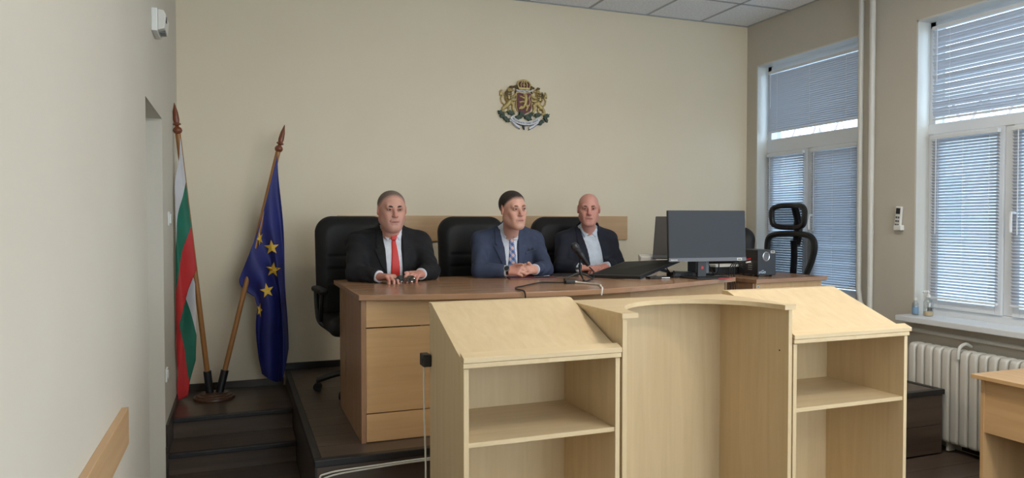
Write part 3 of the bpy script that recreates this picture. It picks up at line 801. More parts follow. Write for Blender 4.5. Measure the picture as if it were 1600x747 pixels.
# red-white-green flag
bgf = thing('flag', 'white, green and red flag hanging on the left pole', 'flag', BG0, 'flags on the stand')
MB().tube([BG0, BG1], 0.018, 14).build('pole', 'pole_wood', bgf, smooth=True)
finial(BG1, (BG1 - BG0).normalized(), bgf)
def curve_at(keys, s):
    return [float(np.interp(s, [k[0] for k in keys], [k[j] for k in keys])) for j in range(1, len(keys[0]))]
BG_L = [(0.0, -0.395, 1.66), (0.5, -0.398, 1.22), (1.0, -0.398, 0.70)]                      # outer fold of the hanging cloth (s, x, z)
BG_E = [(0.0, -0.285, 1.16), (0.33, -0.270, 0.80), (0.5, -0.275, 0.62), (0.66, -0.315, 0.47), (0.78, -0.330, 0.37), (1.0, -0.400, 0.340)]   # fly end
def bg_fn(s, t):
    H = BG1.lerp(BG0, 0.015 + s * 0.50)
    hx, hz = H.x + 0.014, H.z
    lx, lz = curve_at(BG_L, s); ex, ez = curve_at(BG_E, s)
    if t < 0.5:
        u = t / 0.5; x = hx + (lx - hx) * math.sin(u * math.pi / 2); z = hz + (lz - hz) * u ** 1.05
    else:
        u = (t - 0.5) / 0.5; x = lx + (ex - lx) * (1 - math.cos(u * math.pi / 2)) ** 0.8; z = lz + (ez - lz) * u
    y = H.y - 0.03 - 0.035 * sst(0, 0.4, t) + 0.10 * sst(0.42, 0.75, t) - 0.05 * s * sst(0.0, 0.3, t) + 0.016 * math.sin(11 * t + 2.5 * s) * sst(0, 0.15, t)
    x += 0.007 * math.sin(15 * t + 4 * s) * sst(0, 0.2, t) * (1 - sst(0.35, 0.5, t) + sst(0.6, 0.8, t))
    return (max(x, -0.402), y, z)
cloth(bg_fn, 60, 60, lambda s, t: 0 if s < 1 / 3 else (1 if s < 2 / 3 else 2), 'cloth', bgf, ['flag_white', 'flag_green', 'flag_red'])
# blue flag with yellow stars
euf = thing('flag', 'dark blue flag with yellow stars hanging on the right pole', 'flag', EU0, 'flags on the stand')
MB().tube([EU0, EU1], 0.018, 14).build('pole', 'pole_wood', euf, smooth=True)
finial(EU1, (EU1 - EU0).normalized(), euf)
EU_E = [(0.0, 0.345, 0.64), (0.25, 0.300, 0.41), (0.5, 0.285, 0.40), (0.8, 0.170, 0.475), (1.0, 0.135, 0.60)]    # fly end (s, x, z)
def eu_fn(s, t):
    H = EU1.lerp(EU0, 0.012 + s * 0.47)
    ex, ez = curve_at(EU_E, s)
    u = sst(0.0, 0.62, t)
    x = H.x + (ex - H.x) * u + 0.012 * math.sin(8 * t + 5 * s) * u
    z = H.z + (ez - H.z) * (t ** (1.0 + 0.35 * s)) - 0.10 * s * math.sin(math.pi * min(1, t * 1.6)) * (1 if t < 0.625 else 0)
    x -= 0.085 * s ** 1.5 * math.sin(math.pi * min(1.0, t / 0.30)) if t < 0.30 else 0.0
    y = H.y - 0.02 - 0.045 * u + 0.040 * math.sin(14 * s + 2.0 * t) * sst(0, 0.35, t)
    return (x, min(y, 5.86), z)
ecl = cloth(eu_fn, 60, 60, lambda s, t: 0, 'cloth', euf, ['flag_blue'])
def stars(obj, spots, R):
    vs_ = [v.co + OFF[obj.name] for v in obj.data.vertices]
    def front(x, z):
        c = [v.y for v in vs_ if abs(v.x - x) < 0.02 and abs(v.z - z) < 0.02]
        return min(c) if c else 5.62
    for (x0, z0, rot, sq) in spots:
        yf = [front(x0 + dx, z0 + dz) for dx in (-0.03, 0, 0.03) for dz in (-0.03, 0, 0.03)]
        pts = [(0, 0)]
        for k in range(10):
            r = R if k % 2 == 0 else R * 0.40
            a = math.radians(90 + 36 * k + rot); pts.append((r * math.cos(a) * sq, r * math.sin(a)))
        f = [(x0 + px, front(x0 + px * 0.8, z0 + pz * 0.8) - 0.003, z0 + pz) for px, pz in pts]
        bk_ = [(x, y + 0.002, z) for (x, y, z) in f]
        MB().add(f + bk_, [(0, k, k % 10 + 1) for k in range(1, 11)] + [(11, 11 + k % 10 + 1, 11 + k) for k in range(1, 11)] + [(k, 11 + k, 11 + k % 10 + 1, k % 10 + 1) for k in range(1, 11)]).build('star', 'star_yellow', obj)
stars(ecl, [(0.238, 1.41, 4, 0.95), (0.247, 1.245, -6, 0.95), (0.202, 1.095, 10, 0.9), (0.158, 1.475, 20, 0.4), (0.150, 0.95, -15, 0.35)], 0.057)

# ------------------------------------------------------------------ office chairs
def exec_chair(name, label, group=None):
    t = thing(name, label, 'office chair', (0, 0, 0), group)
    # faces -Y; origin on the floor under the column
    F = Field((-0.32, 0.08, 0.42), (0.32, 0.42, 1.28), 0.009)
    R = np.array(Matrix.Rotation(math.radians(-7), 3, 'X'))
    plate(F, (0, 0.24, 0.83), 0.268, 0.05, 0.375, 0.12, 0.045, R)
    plate(F, (0, 0.205, 0.82), 0.242, 0.05, 0.345, 0.11, 0.048, R, 0.035)
    for z in (0.74, 0.83, 0.92):
        y = 0.205 + (z - 0.82) * 0.122 - 0.053
        F.cone((-0.20, y, z), (0.20, y, z), 0.007, 0.007, 0.014, 'sub')
    sculpt('backrest', F, 'black_leather', t, local=True)
    F = Field((-0.32, -0.34, 0.36), (0.32, 0.30, 0.60), 0.011)
    F.rbox((0, -0.03, 0.475), (0.265, 0.26, 0.055), 0.05); F.cone((-0.2, -0.25, 0.485), (0.2, -0.25, 0.485), 0.05, 0.05, 0.05)
    sculpt('seat', F, 'black_leather', t, local=True)
    for s in (-1, 1):
        F = Field((s * 0.29 - 0.06, -0.24, 0.44), (s * 0.29 + 0.06, 0.22, 0.76), 0.008)
        F.rbox((s * 0.29, -0.03, 0.705), (0.032, 0.155, 0.02), 0.018)
        arm = sculpt('armrest', F, 'black_leather', t, local=True)
        MB().tube(smooth_path([(s * 0.29, 0.10, 0.69), (s * 0.292, 0.06, 0.58), (s * 0.285, 0.0, 0.49), (s * 0.22, -0.02, 0.435)]), 0.017, 8).build('arm_support', 'black_plastic', arm, smooth=True, local=True)
        MB().tube(smooth_path([(s * 0.29, -0.13, 0.69), (s * 0.292, -0.10, 0.60), (s * 0.285, -0.04, 0.50)]), 0.015, 8).build('arm_support', 'black_plastic', arm, smooth=True, local=True)
    B(-0.11, 0.11, -0.14, 0.14, 0.39, 0.43).build('mechanism', 'black_plastic', t, 0.01, local=True)
    MB().tube([(0, 0.12, 0.41), (0, 0.23, 0.43), (0, 0.27, 0.55)], 0.025, 8).build('back_bar', 'black_plastic', t, smooth=True, local=True)
    MB().lathe([(0.03, 0.10), (0.03, 0.26), (0.02, 0.262), (0.02, 0.40)], n=16).build('gas_column', 'black_plastic', t, smooth=True, local=True)
    for k in range(5):
        a = math.radians(72 * k + 18); cx, cy = math.cos(a), math.sin(a)
        leg = MB().tube(smooth_path([(cx * 0.02, cy * 0.02, 0.125), (cx * 0.16, cy * 0.16, 0.115), (cx * 0.30, cy * 0.30, 0.075)]), 0.02, 8).build('base_leg', 'black_plastic', t, smooth=True, local=True)
        q = Vector((-cy, cx, 0)) * 0.012; c_ = Vector((cx * 0.30, cy * 0.30, 0.028))
        MB().tube([c_ - q * 2, c_ - q * 0.4], 0.028, 14).tube([c_ + q * 0.4, c_ + q * 2], 0.028, 14).tube([c_, c_ + Vector((0, 0, 0.05))], 0.009, 8).build('caster', 'black_rubber', leg, smooth=True, local=True)
    return t
ch1 = exec_chair('executive_chair', 'black leather executive chair behind the man with the red tie', 'executive chairs')
spots = [((0.80, 5.02, ZP), 4, 'black leather executive chair behind the man with the red tie'),
         ((1.69, 5.02, ZP), 2, 'black leather executive chair behind the man in the blue suit'),
         ((2.46, 5.06, ZP), 0, 'black leather executive chair behind the bald man'),
         ((3.60, 4.98, ZP), -75, 'black leather executive chair standing empty behind the monitors')]
CH = []
for i, (loc, rz, lab) in enumerate(spots):
    o = ch1 if i == 0 else copy_tree(ch1)
    o.location = loc; o.rotation_euler = (0, 0, math.radians(rz)); o['label'] = lab
    CH.append(o)
CH[3].scale = (1, 1, 0.93)
# mesh chair
mc = thing('mesh_chair', 'black mesh office chair with headrest in front of the back window', 'office chair', (0, 0, 0))
def loop(pts, r, name, parent, flat=1.0): return MB().tube(smooth_path(pts + [pts[0]], 6)[:-1], r, 8, closed=True, flat=flat).build(name, 'black_plastic', parent, smooth=True, local=True)
def yb(z): return 0.20 + 0.10 * (z - 0.5) + 0.04 * math.sin((z - 0.5) * 5)
bk = [(-0.235, 0.80), (-0.245, 0.95), (-0.215, 1.03), (-0.12, 1.055), (0.0, 1.06), (0.12, 1.055), (0.215, 1.03), (0.245, 0.95), (0.215, 0.82), (0.15, 0.66), (0.09, 0.56), (0.0, 0.53), (-0.09, 0.56), (-0.15, 0.66)]
bf = loop([(x, yb(z) - abs(x) * 0.12, z) for x, z in bk], 0.026, 'back_frame', mc)
def fill(pts, name, parent, matn):
    c = (sum(p[0] for p in pts) / len(pts), sum(p[1] for p in pts) / len(pts) + 0.015, sum(p[2] for p in pts) / len(pts))
    n_ = len(pts)
    return MB().add([c] + pts, [(0, k + 1, (k + 1) % n_ + 1) for k in range(n_)]).build(name, matn, parent, smooth='all', local=True)
fill([tuple(p) for p in smooth_path([(x, yb(z) - abs(x) * 0.12, z) for x, z in bk + [bk[0]]], 6)[:-1]], 'back_mesh', mc, 'chair_mesh')
hd = [(-0.17, 1.20), (-0.165, 1.27), (-0.11, 1.30), (0.0, 1.305), (0.11, 1.30), (0.165, 1.27), (0.17, 1.20), (0.155, 1.14), (0.09, 1.115), (0.0, 1.11), (-0.09, 1.115), (-0.155, 1.14)]
loop([(x, 0.27 - abs(x) * 0.35, z) for x, z in hd], 0.024, 'headrest_frame', mc)
fill([(p.x, p.y, p.z) for p in smooth_path([(x, 0.27 - abs(x) * 0.35, z) for x, z in hd + [hd[0]]], 6)[:-1]], 'headrest_mesh', mc, 'chair_mesh')
MB().tube(smooth_path([(0, yb(1.0) + 0.05, 0.96), (0, 0.35, 1.06), (0, 0.345, 1.17), (0, 0.30, 1.29)]), [0.036] * 12 + [0.03] * 7, 8).build('headrest_stem', 'black_plastic', mc, smooth=True, local=True)
MB().tube(smooth_path([(0, 0.08, 0.42), (0, 0.22, 0.44), (0, 0.27, 0.6), (0, 0.30, 0.85), (0, 0.29, 1.0)]), 0.028, 8).build('spine', 'black_plastic', mc, smooth=True, local=True)
F = Field((-0.30, -0.32, 0.38), (0.30, 0.28, 0.56), 0.012); F.rbox((0, -0.02, 0.465), (0.25, 0.25, 0.045), 0.04); sculpt('seat', F, 'black_leather', mc, local=True)
for s in (-1, 1):
    a_ = MB().box(s * 0.28 - 0.04, s * 0.28 + 0.04, -0.14, 0.12, 0.665, 0.695).build('armrest', 'black_plastic', mc, 0.012, local=True)
    MB().tube(smooth_path([(s * 0.28, 0.0, 0.67), (s * 0.285, 0.02, 0.55), (s * 0.26, 0.02, 0.45), (s * 0.1, 0.0, 0.42)]), 0.02, 8).build('arm_support', 'black_plastic', a_, smooth=True, local=True)
MB().lathe([(0.03, 0.10), (0.03, 0.26), (0.02, 0.262), (0.02, 0.43)], n=16).build('gas_column', 'black_plastic', mc, smooth=True, local=True)
for k in range(5):
    a = math.radians(72 * k + 18); cx, cy = math.cos(a), math.sin(a)
    leg = MB().tube(smooth_path([(cx * 0.02, cy * 0.02, 0.125), (cx * 0.16, cy * 0.16, 0.115), (cx * 0.28, cy * 0.28, 0.075)]), 0.02, 8).build('base_leg', 'black_plastic', mc, smooth=True, local=True)
    MB().tube([(cx * 0.28 - cy * 0.02, cy * 0.28 + cx * 0.02, 0.028), (cx * 0.28 + cy * 0.02, cy * 0.28 - cx * 0.02, 0.028)], 0.028, 12).tube([(cx * 0.28, cy * 0.28, 0.03), (cx * 0.28, cy * 0.28, 0.08)], 0.009, 8).build('caster', 'black_rubber', leg, smooth=True, local=True)
mc.location = (4.27, 4.98, ZP); mc.rotation_euler = (0, 0, math.radians(-80))

# ================================================================== PEOPLE
def fabric(name, c, bump=0.25, rough=0.8):
    d = tuple(x * 0.82 for x in c)
    return mottled(name, c, d, 26, rough, bump=bump, bscale=9, detail=5, spec=0.25)
fabric('suit_black', lin(33, 33, 36)); fabric('suit_blue', lin(62, 70, 92)); fabric('suit_navy', lin(36, 39, 50))
fabric('shirt_white', lin(222, 226, 236), 0.12); fabric('shirt_pale', lin(206, 215, 228), 0.12)
fabric('lapel_black', lin(36, 36, 39)); fabric('lapel_blue', lin(66, 74, 97)); fabric('lapel_navy', lin(38, 41, 52))
mat('tie_dark', lin(22, 24, 34), 0.6); mat('tie_red', lin(198, 44, 38), 0.5)
mat('eye_white', lin(206, 200, 194), 0.25); mat('iris', lin(48, 36, 30), 0.2)
mottled('hair_grey', lin(116, 104, 95), lin(88, 78, 70), 60, 0.8, bump=0.3, bscale=200)
mottled('hair_dark', lin(50, 42, 38), lin(34, 28, 26), 60, 0.75, bump=0.3, bscale=200)
mat('brow_grey', lin(62, 52, 46), 0.9); mat('brow_light', lin(120, 92, 78), 0.9)
mat('shoe_leather', lin(26, 24, 23), 0.35)
def plaid():
    m = mat('tie_plaid', lin(90, 110, 160), 0.55); nt = m.node_tree; N = nt.nodes; L = nt.links
    tc = N.new('ShaderNodeTexCoord'); mp = N.new('ShaderNodeMapping'); mp.inputs['Rotation'].default_value = (0, math.radians(45), 0)
    L.new(tc.outputs['Object'], mp.inputs['Vector'])
    sx = N.new('ShaderNodeSeparateXYZ'); L.new(mp.outputs[0], sx.inputs[0])
    outs = []
    for ax in ('X', 'Z'):
        a = N.new('ShaderNodeMath'); a.operation = 'MULTIPLY'; a.inputs[1].default_value = 2 * math.pi / 0.036; L.new(sx.outputs[ax], a.inputs[0])
        b = N.new('ShaderNodeMath'); b.operation = 'SINE'; L.new(a.outputs[0], b.inputs[0])
        c = N.new('ShaderNodeMath'); c.operation = 'GREATER_THAN'; c.inputs[1].default_value = 0.0; L.new(b.outputs[0], c.inputs[0]); outs.append(c)
    m1 = N.new('ShaderNodeMix'); m1.data_type = 'RGBA'; m1.inputs[6].default_value = (*lin(58, 78, 132), 1); m1.inputs[7].default_value = (*lin(120, 142, 190), 1)
    L.new(outs[0].outputs[0], m1.inputs[0])
    m2 = N.new('ShaderNodeMix'); m2.data_type = 'RGBA'; m2.inputs[6].default_value = (*lin(110, 116, 150), 1); m2.inputs[7].default_value = (*lin(206, 168, 150), 1)
    L.new(outs[0].outputs[0], m2.inputs[0])
    m3 = N.new('ShaderNodeMix'); m3.data_type = 'RGBA'; L.new(outs[1].outputs[0], m3.inputs[0]); L.new(m1.outputs[2], m3.inputs[6]); L.new(m2.outputs[2], m3.inputs[7])
    L.new(m3.outputs[2], N['Principled BSDF'].inputs['Base Color'])
plaid()
def skin_mat(name):
    m = mat(name, lin(190, 140, 120), 0.48, spec=0.4); nt = m.node_tree; b = nt.nodes['Principled BSDF']
    a = nt.nodes.new('ShaderNodeAttribute'); a.attribute_name = 'tone'
    nt.links.new(a.outputs['Color'], b.inputs['Base Color'])
    b.inputs['Subsurface Weight'].default_value = 0.08; b.inputs['Subsurface Radius'].default_value = (0.01, 0.004, 0.002); b.inputs['Subsurface Scale'].default_value = 0.5
for s_ in 'abc': skin_mat('skin_' + s_)
for s_ in ('hair_grey', 'hair_dark'):
    nt = MATS[s_].node_tree; a_ = nt.nodes.new('ShaderNodeAttribute'); a_.attribute_name = 'tone'
    nt.links.new(a_.outputs['Color'], nt.nodes['Principled BSDF'].inputs['Base Color'])

def poly_sd(px, pz, poly):
    d = np.full(np.broadcast(px, pz).shape, 1e9, np.float32); inside = np.zeros(d.shape, bool); n = len(poly)
    for i in range(n):
        ax_, az = poly[i]; bx, bz = poly[(i + 1) % n]
        ex, ez = bx - ax_, bz - az; wx, wz = px - ax_, pz - az
        t = np.clip((wx * ex + wz * ez) / (ex * ex + ez * ez + 1e-12), 0, 1)
        d = np.minimum(d, (wx - ex * t) ** 2 + (wz - ez * t) ** 2)
        if abs(bz - az) > 1e-9:
            c = ((az > pz) != (bz > pz)) & (px < (bx - ax_) * (pz - az) / (bz - az) + ax_)
            inside ^= c
    d = np.sqrt(d); return np.where(inside, -d, d).astype(np.float32)

def V3(*a): return np.array(a, float)
def unit(v): v = np.array(v, float); return v / (np.linalg.norm(v) + 1e-12)
def frame(yaw, pitch=0.0, roll=0.0):
    a = math.radians(yaw); M = Matrix.Rotation(a, 3, 'Z') @ Matrix.Rotation(math.radians(pitch), 3, 'X') @ Matrix.Rotation(math.radians(roll), 3, 'Y')
    base = Matrix(((-1, 0, 0), (0, -1, 0), (0, 0, 1)))
    return np.array(M @ base)

def head(F, c, R, s, o):
    P = lambda x, y, z: c + R @ (V3(x, y, z) * s)
    wd = o.get('wide', 1.0); jaw = o.get('jaw', 1.0)
    F.ell(P(0, -0.014, 0.036), (0.077 * wd * s, 0.098 * s, 0.082 * s), R, 0.0)
    F.ell(P(0, 0.020, -0.030), (0.064 * wd * o.get('facew', 1.0) * s, 0.070 * s, 0.088 * s), R, 0.03)
    for q in (-1, 1):
        F.cone(P(q * 0.044 * jaw, 0.006, -0.060), P(q * 0.020 * jaw, 0.066, -0.099), 0.024 * s, 0.020 * s, 0.045)
        F.ell(P(q * 0.043, 0.060, -0.018), (0.022 * s, 0.022 * s, 0.020 * s), R, 0.02)
        F.cone(P(q * 0.034, 0.066, -0.045), P(q * 0.028, 0.068, -0.07), 0.018 * s, 0.016 * s, 0.02)
    F.cone(P(-0.010, 0.074, -0.104), P(0.010, 0.074, -0.104), 0.018 * s, 0.018 * s, 0.02)
    F.cone(P(-0.040, 0.074, 0.026), P(0.040, 0.074, 0.026), 0.013 * s, 0.013 * s, 0.018)
    for q in (-1, 1): F.ell(P(q * 0.031, 0.097, 0.007), (0.017 * s, 0.014 * s, 0.010 * s), R, 0.010, 'sub')
    F.cone(P(0, 0.083, 0.016), P(0, 0.111, -0.028), 0.008 * s, 0.0125 * s, 0.012)
    for q in (-1, 1): F.ell(P(q * 0.0125, 0.100, -0.033), (0.008 * s, 0.010 * s, 0.008 * s), R, 0.006)
    F.cone(P(-0.02, 0.084, -0.061), P(0.02, 0.084, -0.061), 0.010 * s, 0.010 * s, 0.012)
    F.cone(P(-0.013, 0.089, -0.075), P(0.013, 0.089, -0.075), 0.009 * s, 0.009 * s, 0.010)
    F.cone(P(-0.025, 0.094, -0.0675 + o.get('smile', 0)), P(0, 0.1, -0.0685), 0.0034, 0.0034, 0.004, 'sub')
    F.cone(P(0.025, 0.094, -0.0675 + o.get('smile', 0)), P(0, 0.1, -0.0685), 0.0034, 0.0034, 0.004, 'sub')
    for q in (-1, 1): F.cone(P(q * 0.019, 0.102, -0.036), P(q * 0.034, 0.086, -0.066), 0.0022, 0.0022, 0.007, 'sub')
    for q in (-1, 1):
        Re = R @ np.array(Matrix.Rotation(math.radians(-q * 22), 3, 'Z'))
        F.ell(P(q * 0.079 * wd, -0.008, 0.0), (0.008 * s, 0.020 * s, 0.033 * s), Re, 0.006)
        F.ell(P(q * 0.087 * wd, -0.004, 0.004), (0.005 * s, 0.011 * s, 0.019 * s), Re, 0.004, 'sub')
    if o.get('chin2'): F.ell(P(0, 0.040, -0.115), (0.045 * s, 0.035 * s, 0.022 * s), R, 0.03)
    return P

def hand(F, wrist, fwd, up, side, curls, scale=1.0, spread=0.012, thumb=(0.7, 0.55, -0.35), straight=0.0):
    f = unit(fwd); u = unit(np.array(up, float) - f * np.dot(up, f)); l = np.cross(f, u) * side; w = np.array(wrist, float)
    lens = [(0.041, 0.026, 0.021), (0.045, 0.029, 0.022), (0.041, 0.027, 0.021), (0.032, 0.020, 0.018)]
    kn = [0.086, 0.089, 0.083, 0.073]; of = [0.030, 0.010, -0.010, -0.029]
    tips = []
    for i in range(4):
        K = w + f * kn[i] * scale + l * of[i] * scale + u * 0.004
        F.cone(w + l * of[i] * 0.55 * scale, K, 0.0165 * scale, 0.0125 * scale, 0.014)
        c = curls[i] if isinstance(curls[0], (list, tuple)) else curls
        a = 0; p = K; d0 = unit(f + l * (1.5 - i) * spread * 4)
        for j in range(3):
            a += math.radians(c[j]); dv = d0 * math.cos(a) - u * math.sin(a)
            q = p + dv * lens[i][j] * scale
            r0 = (0.0098, 0.0090, 0.0082)[j] * scale; r1 = (0.0090, 0.0082, 0.0072)[j] * scale
            F.cone(p, q, r0, r1, 0.0025); p = q
        tips.append(p)
    b = w + f * 0.022 * scale + l * 0.022 * scale - u * 0.006
    t1 = b + unit(f * thumb[0] + l * thumb[1] + u * thumb[2]) * 0.045 * scale
    t2 = t1 + unit(f * (thumb[0] + 0.35) + l * (thumb[1] - 0.3) + u * thumb[2]) * 0.034 * scale
    t3 = t2 + unit(f * (thumb[0] + 0.5) + l * (thumb[1] - 0.45) + u * thumb[2]) * 0.026 * scale
    F.cone(b, t1, 0.016 * scale, 0.012 * scale, 0.012); F.cone(t1, t2, 0.0115 * scale, 0.0105 * scale, 0.003); F.cone(t2, t3, 0.0105 * scale, 0.0085 * scale, 0.003)
    return tips, t3

def person(label, o):
    t = thing('person', label, 'person', (o['pelvis'][0], o['pelvis'][1], ZP), 'men seated at the desk')
    N_, SL, SR = V3(*o['neck']), V3(*o['shL']), V3(*o['shR'])
    EL, ER, WL, WR = V3(*o['elL']), V3(*o['elR']), V3(*o['wrL']), V3(*o['wrR'])
    Pv = V3(*o['pelvis']); b = o.get('bulk', 1.0); hc = V3(*o['head'])
    C = (SL + SR) / 2
    pts = np.stack([N_, SL, SR, EL, ER, WL, WR, hc, Pv])
    lo = pts.min(0) - V3(0.17, 0.24, 0.20); hi = pts.max(0) + V3(0.17, 0.20, 0.17)
    lo[2] = max(lo[2], 0.98); h = 0.0038
    R = frame(o['yaw'], o.get('pitch', 0), o.get('roll', 0)); s = o.get('hs', 1.0)
    fw = unit(V3(-(SR - SL)[1], (SR - SL)[0], 0)) * -1      # chest direction (towards the desk)
    Rt = np.array([[-fw[1], -fw[0], 0], [fw[0], -fw[1], 0], [0, 0, 1]])
    # torso volume
    T = Field(lo, hi, h)
    chest = C + V3(0, 0, -0.13) + fw * 0.012
    belly = chest * 0.45 + (Pv + V3(0, 0, 0.13)) * 0.55 + fw * 0.02 * b
    T.ell(chest, (0.185 * b, 0.125 * b, 0.19), Rt, 0.0)
    T.ell(belly, (0.178 * b, 0.138 * b * o.get('paunch', 1.0), 0.20), Rt, 0.10)
    T.ell(Pv + V3(0, 0, 0.06), (0.18 * b, 0.14 * b, 0.14), Rt, 0.08)
    T.cone(SL * 0.84 + C * 0.16, SR * 0.84 + C * 0.16, 0.050 * b, 0.050 * b, 0.07)
    NB = N_ + V3(0, 0, -0.01)
    for S_ in (SL, SR): T.cone(NB + V3(0, 0.025, 0.034), S_ + V3(0, 0, 0.012), 0.050, 0.046 * b, 0.05)
    T.cone(NB + V3(0, 0.0, -0.03), NB + V3(0, 0, 0.075), 0.058 * s * o.get('neckw', 1), 0.056 * s * o.get('neckw', 1), 0.03)
    sl, X = T.all(); x, y, z = X
    TD = T.D
    # sleeves
    A = Field(lo, hi, h)
    for S_, E_, W_ in ((SL, EL, WL), (SR, ER, WR)):
        A.cone(S_, E_, 0.064 * b, 0.055 * b, 0.0); Wc = W_ + unit(E_ - W_) * 0.045
        A.cone(E_, Wc, 0.056 * b, 0.042, 0.02)
        mid = (E_ + Wc) / 2; A.cone(E_ * 0.7 + Wc * 0.3 - V3(0, 0, 0.006), Wc, 0.047 * b, 0.041, 0.02)
    k = 0.045; a, d = TD - 0.012, A.D
    q = np.clip(0.5 + 0.5 * (d - a) / k, 0, 1); J = d + (a - d) * q - k * q * (1 - q)
    # soft cloth folds
    fold = 0.0028 * np.sin(52 * (z + 0.35 * x) + 9 * np.sin(11 * y + 5 * x)) * np.clip(np.abs(x - C[0]) / 0.16, 0.15, 1)
    J = (J + fold).astype(np.float32)
    # opening at the front
    zz = z[0, 0, :]; op = o['open']
    xl = np.interp(zz, [p[0] for p in op], [p[1] for p in op]); xr = np.interp(zz, [p[0] for p in op], [p[2] for p in op])
    vee = np.maximum(np.maximum(xl - x, x - xr), y - (C[1] + 0.01))
    top = np.maximum(z - (N_[2] + 0.012), -1)
    ncyl = np.sqrt((x - NB[0]) ** 2 + (y - NB[1]) ** 2) - (0.068 * s * o.get('neckw', 1)); ncyl = np.maximum(ncyl, N_[2] - 0.05 - z)
    Jk = np.maximum(np.maximum(np.maximum(J, -vee), -ncyl), z - (N_[2] + 0.075 + 0.45 * (y - NB[1])))
    Jk = np.maximum(Jk, o['desk_z'] + 0.001 - z + np.where(y > o['desk_y'], 10 * (o['desk_y'] - y), 0))
    jk = sculpt('jacket', T, o['suit'], t, Jk.astype(np.float32))
    Sh = np.maximum(TD - 0.002, z - (N_[2] + 0.045 + 0.38 * (y - NB[1]))); sh = sculpt('shirt', T, o['shirt'], t, Sh)
    px, pz = x[:, :, 0], z[0, :, :]
    def applique(name, base, thick, poly, material, parent):
        sd = poly_sd(x[:, 0, :], z[0, :, :], poly)[:, None, :]
        D = np.maximum(np.maximum(base - thick, sd), y - (C[1] + 0.005)); D = np.maximum(D, -(base + 0.02))
        i = np.argwhere(D < 0.01); a0 = np.maximum(i.min(0) - 2, 0); b0 = i.max(0) + 3
        Vv, Q = nets(D[a0[0]:b0[0], a0[1]:b0[1], a0[2]:b0[2]].astype(np.float32), T.lo + a0 * h, h)
        return field_mesh(name, Vv, Q, material, parent)
    zt = op[-1][0]
    for sd_, e in ((-1, xl), (1, xr)):
        ex = lambda zq: float(np.interp(zq, zz, e))
        z0, z1, z2 = N_[2] + 0.030, N_[2] - 0.085, o['desk_z'] + 0.03
        poly = [(ex(z0), z0), (ex(z0) + sd_ * 0.030, z0 + 0.005), (ex(z1) + sd_ * 0.056, z1 + 0.012), (ex(z1) + sd_ * 0.044, z1 - 0.002), (ex(z1) + sd_ * 0.070, z1 - 0.004), (ex(z1 - 0.1) + sd_ * 0.040, z1 - 0.10), (ex(z2), z2)]
        poly = [(p[0] - sd_ * (0.003 if i_ in (0, 6) else 0), p[1]) for i_, p in enumerate(poly)]
        applique('lapel', J, 0.006, poly, o['lapel'], jk)
    # collar flaps
    cx = o['tie_x'][0]; zn = N_[2] + 0.024
    for q_ in (-1, 1):
        w_ = o.get('collar_w', 0.052)
        applique('collar', TD, 0.012, [(cx + q_ * 0.004, zn - (0.010 if o.get('tie') else 0.028)), (cx + q_ * w_, zn + 0.016), (cx + q_ * (w_ + 0.008), zn - 0.004), (cx + q_ * 0.042, zn - 0.064)], o['shirt'], sh)
    ring = MB(); nn = 40; vs = []
    for i in range(nn):
        a_ = 2 * math.pi * i / nn; rr = 0.064 * s * o.get('neckw', 1)
        bx, by = NB[0] + rr * math.cos(a_), NB[1] + rr * math.sin(a_)
        lift = 0.058 + 0.034 * math.sin(a_)
        for (dr, dz) in ((0.006, -0.035), (0.002, lift), (-0.004, lift), (0.0, -0.035)):
            vs.append((bx + dr * math.cos(a_), by + dr * math.sin(a_), NB[2] + dz))
    fs = [(4 * i + j, 4 * ((i + 1) % nn) + j, 4 * ((i + 1) % nn) + (j + 1) % 4, 4 * i + (j + 1) % 4) for i in range(nn) for j in range(4)]
    ring.add(vs, fs).build('collar_band', o['shirt'], sh, smooth=True)
    if o.get('tie'):
        tx0, tx1 = o['tie_x']; zb = o['desk_z'] + 0.02
        zk = zn - 0.062
        knot = [(tx0 - 0.025, zn - 0.004), (tx0 + 0.025, zn - 0.004), (tx0 + 0.016, zk + 0.006), (tx0 - 0.016, zk + 0.006)]
        tie = applique('tie', TD, 0.010, [(tx0 - 0.013, zk + 0.006), (tx0 + 0.013, zk + 0.006), (tx1 + 0.029, zb + 0.06), (tx1 + 0.029, zb), (tx1 - 0.029, zb), (tx1 - 0.029, zb + 0.06)], o['tie'], t)
        applique('knot', TD, 0.019, knot, o['tie'], tie)
    else:
        for i in range(4):
            zq = zn - 0.08 - 0.075 * i; iz = int((zq - T.lo[2]) / h); xq = (float(np.interp(zq, zz, xl)) + float(np.interp(zq, zz, xr))) / 2
            ix = int((xq - T.lo[0]) / h); col = TD[ix, :, iz]; iy = int(np.argmax(col < 0)); yq = T.lo[1] + iy * h
            MB().tube([(xq, yq + 0.002, zq), (xq, yq - 0.004, zq)], 0.0055, 10).build('button', 'white_plastic', sh, smooth=True)
    if o.get('pocket'):
        ux, uz = o['pocket']
        applique('pocket', J, 0.004, [(ux - 0.042, uz - 0.010), (ux + 0.040, uz + 0.014), (ux + 0.040, uz + 0.002), (ux - 0.040, uz - 0.024)], o['lapel'], jk)
        applique('pocket_square', J, 0.005, [(ux - 0.028, uz - 0.004), (ux - 0.008, uz + 0.020), (ux + 0.006, uz + 0.012), (ux + 0.022, uz + 0.026), (ux + 0.030, uz + 0.012)], 'tie_dark', jk)
    # cuffs
    for E_, W_ in ((EL, WL), (ER, WR)):
        dv = unit(W_ - E_); p0, p1 = W_ - dv * 0.05, W_ - dv * 0.004
        MB().tube([p0, p1], [0.036, 0.0375], 24).build('cuff', o['shirt'], sh, smooth=True)
